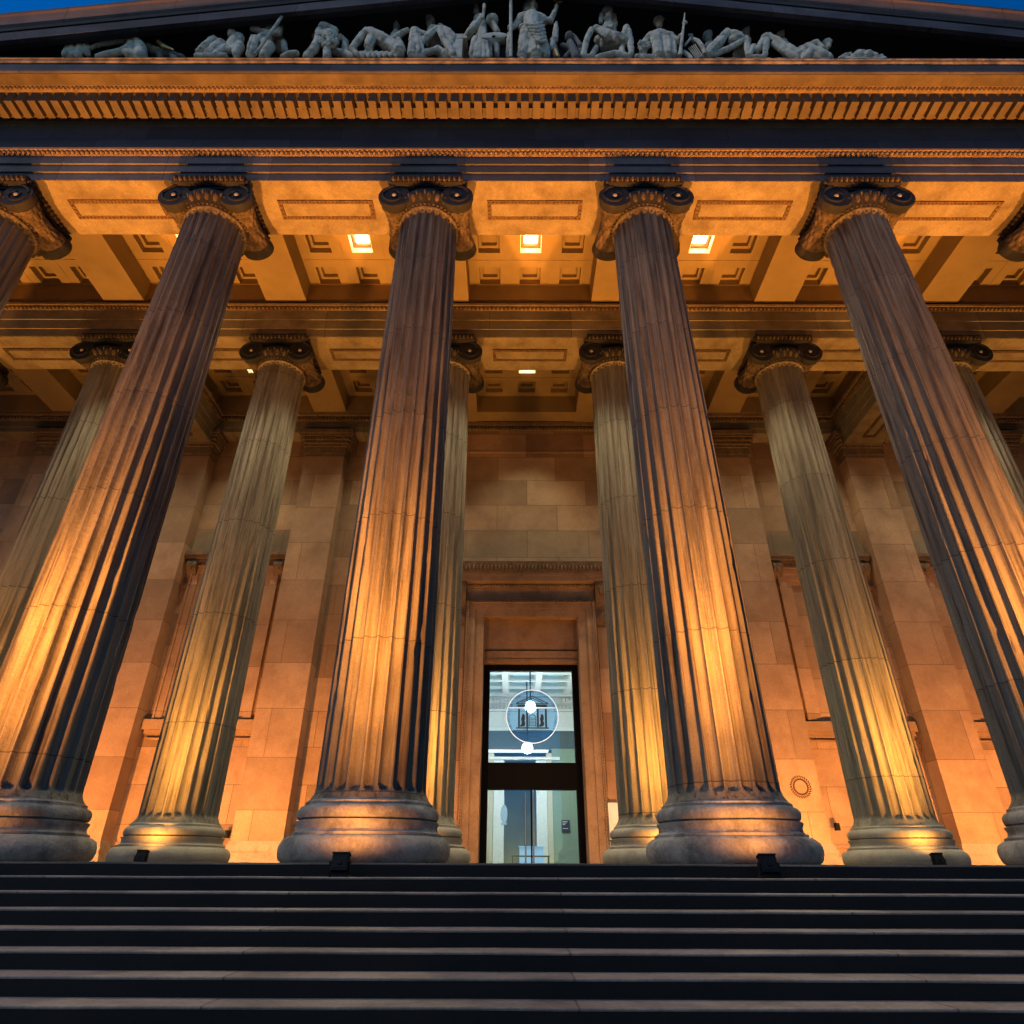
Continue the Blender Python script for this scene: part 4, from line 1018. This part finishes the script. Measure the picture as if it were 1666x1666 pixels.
# 9 central standing figure
m = MB(); foot(m, 826, 892)
head(m, (866,11,.1), 10, .1); limb(m, ((862,8,.2),11), ((858,20,.2),9)); limb(m, ((848,31),8.5), ((866,28),11), ((884,33),8)); limb(m, ((866,34),16), ((866,48),14.5), ((868,58),17)); drape(m, (846,28), 6, (886,33), 6, 4); drape(m, (848,46), 6, (888,34), 5, 3)
drape(m, (857,52), 12, (850,93), 10, 7); drape(m, (871,56), 14, (872,93), 14, 8); drape(m, (882,62), 8, (888,93), 8, 5)
for k in range(6): limb(m, ((856+k*3,40+k*5,-.24),2), ((872+k*2,41+k*5.5,-.27),2.4), ((884+k,36+k*6,-.15),2))
limb(m, ((886,32),6), ((896,34),4.6), ((902,20),4), ((906,9),3)); limb(m, ((848,30),6.5), ((838,42),5), ((830,46,-.1),4)); hand(m, (830,45,-.12), 4); drape(m, (828,56), 3, (827,93), 4, 3)
drape(m, (905,38), 2.5, (903,66), 6, 3); drape(m, (899,66), 4, (898,80), 5, 3)
s_ = carve(m, 'standing_statue', 'statue', 'tall standing central statue with spear, one arm raised to the gable top')
a = MB(); a.tube([pt((831,-28,-.18)), pt((831,93,-.18))], .04, 8); a.lathe([(.04,0),(.08,.05),(.0,.35)], 10, tuple(pt((831,-28,-.18)))); attach(s_, 'spear', a, 'statue')
a = MB(); c_ = pt((909,2,-.02)); a.ell(c_, (.09,.09,.09), 10, 8)
for k in range(7): a.ell(c_+Vector((.13*math.cos(k*.9), -.03, .12*math.sin(k*.9)+.03)), (.035,.03,.05), 6, 5)
attach(s_, 'gilded_orb', a, 'gold')
# 10 eagle and shield bits
m = MB(); foot(m, 898, 950); m.ell(pt((926,60)), (.11,.12,.10), 12, 8); limb(m, ((933,58),3), ((944,73),3.5)); limb(m, ((928,70,.05),6), ((937,93),7)); limb(m, ((915,74,.1),4), ((930,80,.1),5)); limb(m, ((902,74),4), ((905,92),5)); limb(m, ((944,76,.1),5), ((948,93,.1),5)); limb(m, ((920,92),3), ((926,84),3))
s_ = carve(m, 'bird_statue', 'statue_dark', 'low dark bird shaped statue with gilt beside the central figure')
a = MB(); a.capsule(pt((904,81,-.12)), .035, pt((908,91,-.12)), .045); a.capsule(pt((928,72,.0)), .05, pt((933,80,-.02)), .04); attach(s_, 'gilded_wing', a, 'gold')
# 11 hooded seated man with chart
m = MB(); foot(m, 946, 1030)
head(m, (990,31,.15), 9.5, .05, False); m.ell(pt((988,23,.2)), (.175,.20,.13), 14, 8, Matrix.Rotation(.2, 3, 'Y')); limb(m, ((979,24,.15),4), ((977,36,.15),3.5)); limb(m, ((999,26,.2),4), ((1001,40,.2),4))
for k in range(9): limb(m, ((984+k*1.6,38,-.02),2), ((985+k*1.4,45,-.02),1.4))
limb(m, ((990,50,.25),14), ((990,72,.3),15)); drape(m, (968,46), 5, (1005,66), 9, 5); drape(m, (966,47), 4, (990,62), 8, 4); drape(m, (990,60), 9, (1018,68), 9, 5); drape(m, (1019,46), 5.5, (1014,66), 6, 4); drape(m, (1022,50), 5, (1027,90), 5, 4)
drape(m, (963,48), 4, (953,70), 5, 3); drape(m, (954,68), 5, (949,93), 5, 4); limb(m, ((970,78,.15),4.5), ((962,92),4), ((956,93),4)); limb(m, ((1012,78,.1),5), ((1012,93,.05),5.5)); limb(m, ((972,93),4), ((1000,87),5), ((1022,93),5)); limb(m, ((975,66,.3),9), ((1008,74,.3),9))
carve(m, 'hooded_statue', 'statue', 'hooded bearded seated statue with a wide cloth spread over the knees')
# 12 seated woman with tall pipe
m = MB(); foot(m, 1035, 1100)
head(m, (1072,35,.2), 8.5, .9); limb(m, ((1058,60),7), ((1074,57),9), ((1086,60),7)); drape(m, (1066,62), 11, (1070,93), 10, 7); drape(m, (1082,64), 10, (1086,93), 10, 6); drape(m, (1092,68), 7, (1097,93), 6, 4); limb(m, ((1086,58),6), ((1102,66),5), ((1108,60,-.1),4)); drape(m, (1090,58), 6, (1102,70), 5, 4); limb(m, ((1056,61),6), ((1048,68),5)); m.ell(pt((1048,75)), (.15,.14,.13), 12, 8)
rn = random.Random(8)
for k in range(22): m.ell(pt((1048+rn.uniform(-9,9), 75+rn.uniform(-8,8), -.10)), (.035,.05,.03), 6, 5)
limb(m, ((1036,92),4), ((1060,93),4)); limb(m, ((1046,94),5), ((1048,78),6)); limb(m, ((1102,68),4.5), ((1108,61,-.1),3.6), ((1108,57,-.12),3)); hand(m, (1108,60,-.12), 4)
s_ = carve(m, 'pipe_statue', 'statue', 'seated woman statue in profile holding a tall straight pipe upright')
a = MB(); a.tube([pt((1112,44,-.2)), pt((1106,91,-.2))], [.03,.05], 10); a.tube([pt((1114,22,-.2)), pt((1112,44,-.2))], [.018,.03], 8); a.ell(pt((1114,37,-.2)), (.07,.05,.05)); attach(s_, 'pipe', a, 'statue')
# 13 lyre player
m = MB(); foot(m, 1116, 1160); head(m, (1152,59,.25), 8.5, .3); limb(m, ((1154,76,.25),9), ((1152,93,.2),12)); limb(m, ((1154,78,.2),5), ((1142,78,.1),4), ((1130,68),3.8), ((1124,61,-.05),3.2)); hand(m, (1124,60,-.05), 4.5)
s_ = carve(m, 'lyre_statue', 'statue_dark', 'shadowed seated statue behind a curved lyre with strings')  # darker marble carries the shadow on this figure
a = MB(); a.tube([pt((1129,63,-.1)), pt((1136,67,-.12)), pt((1142,75,-.12)), pt((1147,88,-.1))], [.035,.05,.055,.05], 8); a.tube([pt((1112,84,-.1)), pt((1120,90,-.1)), pt((1126,97,-.1))], .05, 8); a.tube([pt((1114,74,-.1)), pt((1124,62,-.12))], .03, 8)
for k in range(5): a.tube([pt((1120+k*2.6,78-k*1.5,-.12)), pt((1134+k*2.2,96-k*1.2,-.12))], .012, 5)
attach(s_, 'lyre', a, 'statue')
# 14 reclining draped figure
m = MB(); foot(m, 1146, 1216)
drape(m, (1184,51), 5, (1170,72), 9, 5); drape(m, (1172,68), 9, (1150,92), 9, 7); drape(m, (1184,54), 6, (1205,60), 6, 4); drape(m, (1190,66), 8, (1208,62), 6, 4); drape(m, (1160,92), 4, (1190,78), 5, 4); drape(m, (1190,78), 5, (1212,66), 4, 3); limb(m, ((1184,50),4), ((1192,58),4)); head(m, (1214,51,.3), 8, .2); limb(m, ((1212,68,.3),10), ((1205,88,.3),13)); drape(m, (1214,62), 4, (1216,90), 4, 3)
carve(m, 'reclining_statue', 'statue', 'reclining draped statue with sharply peaked knee cloth, right of the lyre player')
# 15 second reclining figure
m = MB(); foot(m, 1218, 1300)
drape(m, (1246,60), 6, (1244,92), 4.5, 4); drape(m, (1243,62), 5, (1232,84), 5, 4); drape(m, (1250,60), 6, (1280,80), 7, 5); drape(m, (1278,78), 7, (1300,90), 7, 5); limb(m, ((1258,72),4), ((1276,84),4.5), ((1296,94),5)); head(m, (1270,58,.3), 7.5, .3); limb(m, ((1272,72,.3),9), ((1285,88,.2),10)); drape(m, (1226,76), 4, (1218,92), 5, 4); limb(m, ((1222,78),4), ((1232,82),5)); limb(m, ((1220,93),3.5), ((1240,93),4))
carve(m, 'reclining_statue', 'statue', 'reclining statue with one raised rounded knee, between peaked knee figure and crouched man')
# 16 crouched man
m = MB(); foot(m, 1296, 1352)
limb(m, ((1299,82),4.5), ((1314,75),5), ((1329,69),4.5), ((1338,77),3.6), ((1344,80,.05),3.2)); head(m, (1346,70,.05), 6.5, .8); limb(m, ((1314,80,.05),9), ((1326,86,.05),10), ((1338,94,.05),10)); limb(m, ((1302,86),5), ((1306,94),6)); drape(m, (1304,80), 5, (1310,92), 6, 4); limb(m, ((1342,84),4), ((1351,94),4.5)); limb(m, ((1318,84,-.12),6), ((1312,93,-.12),6))
carve(m, 'crouching_statue', 'statue', 'crouched man statue resting chin on hand near the right corner')
# 17 right corner drapery
m = MB(); foot(m, 1368, 1438)
drape(m, (1369,94), 3, (1383,89), 3.5, 3); drape(m, (1388,94), 5, (1398,86), 4.5, 4); drape(m, (1392,93), 6, (1403,88), 6, 4); drape(m, (1408,94), 7, (1415,87), 6, 5); drape(m, (1418,90), 4, (1426,93), 4, 3); limb(m, ((1424,94),3.5), ((1434,92),3), ((1440,95),2)); limb(m, ((1366,95),3), ((1440,96),3))
carve(m, 'lying_statue', 'statue', 'low lying draped stone form alone at the right corner of the gable')
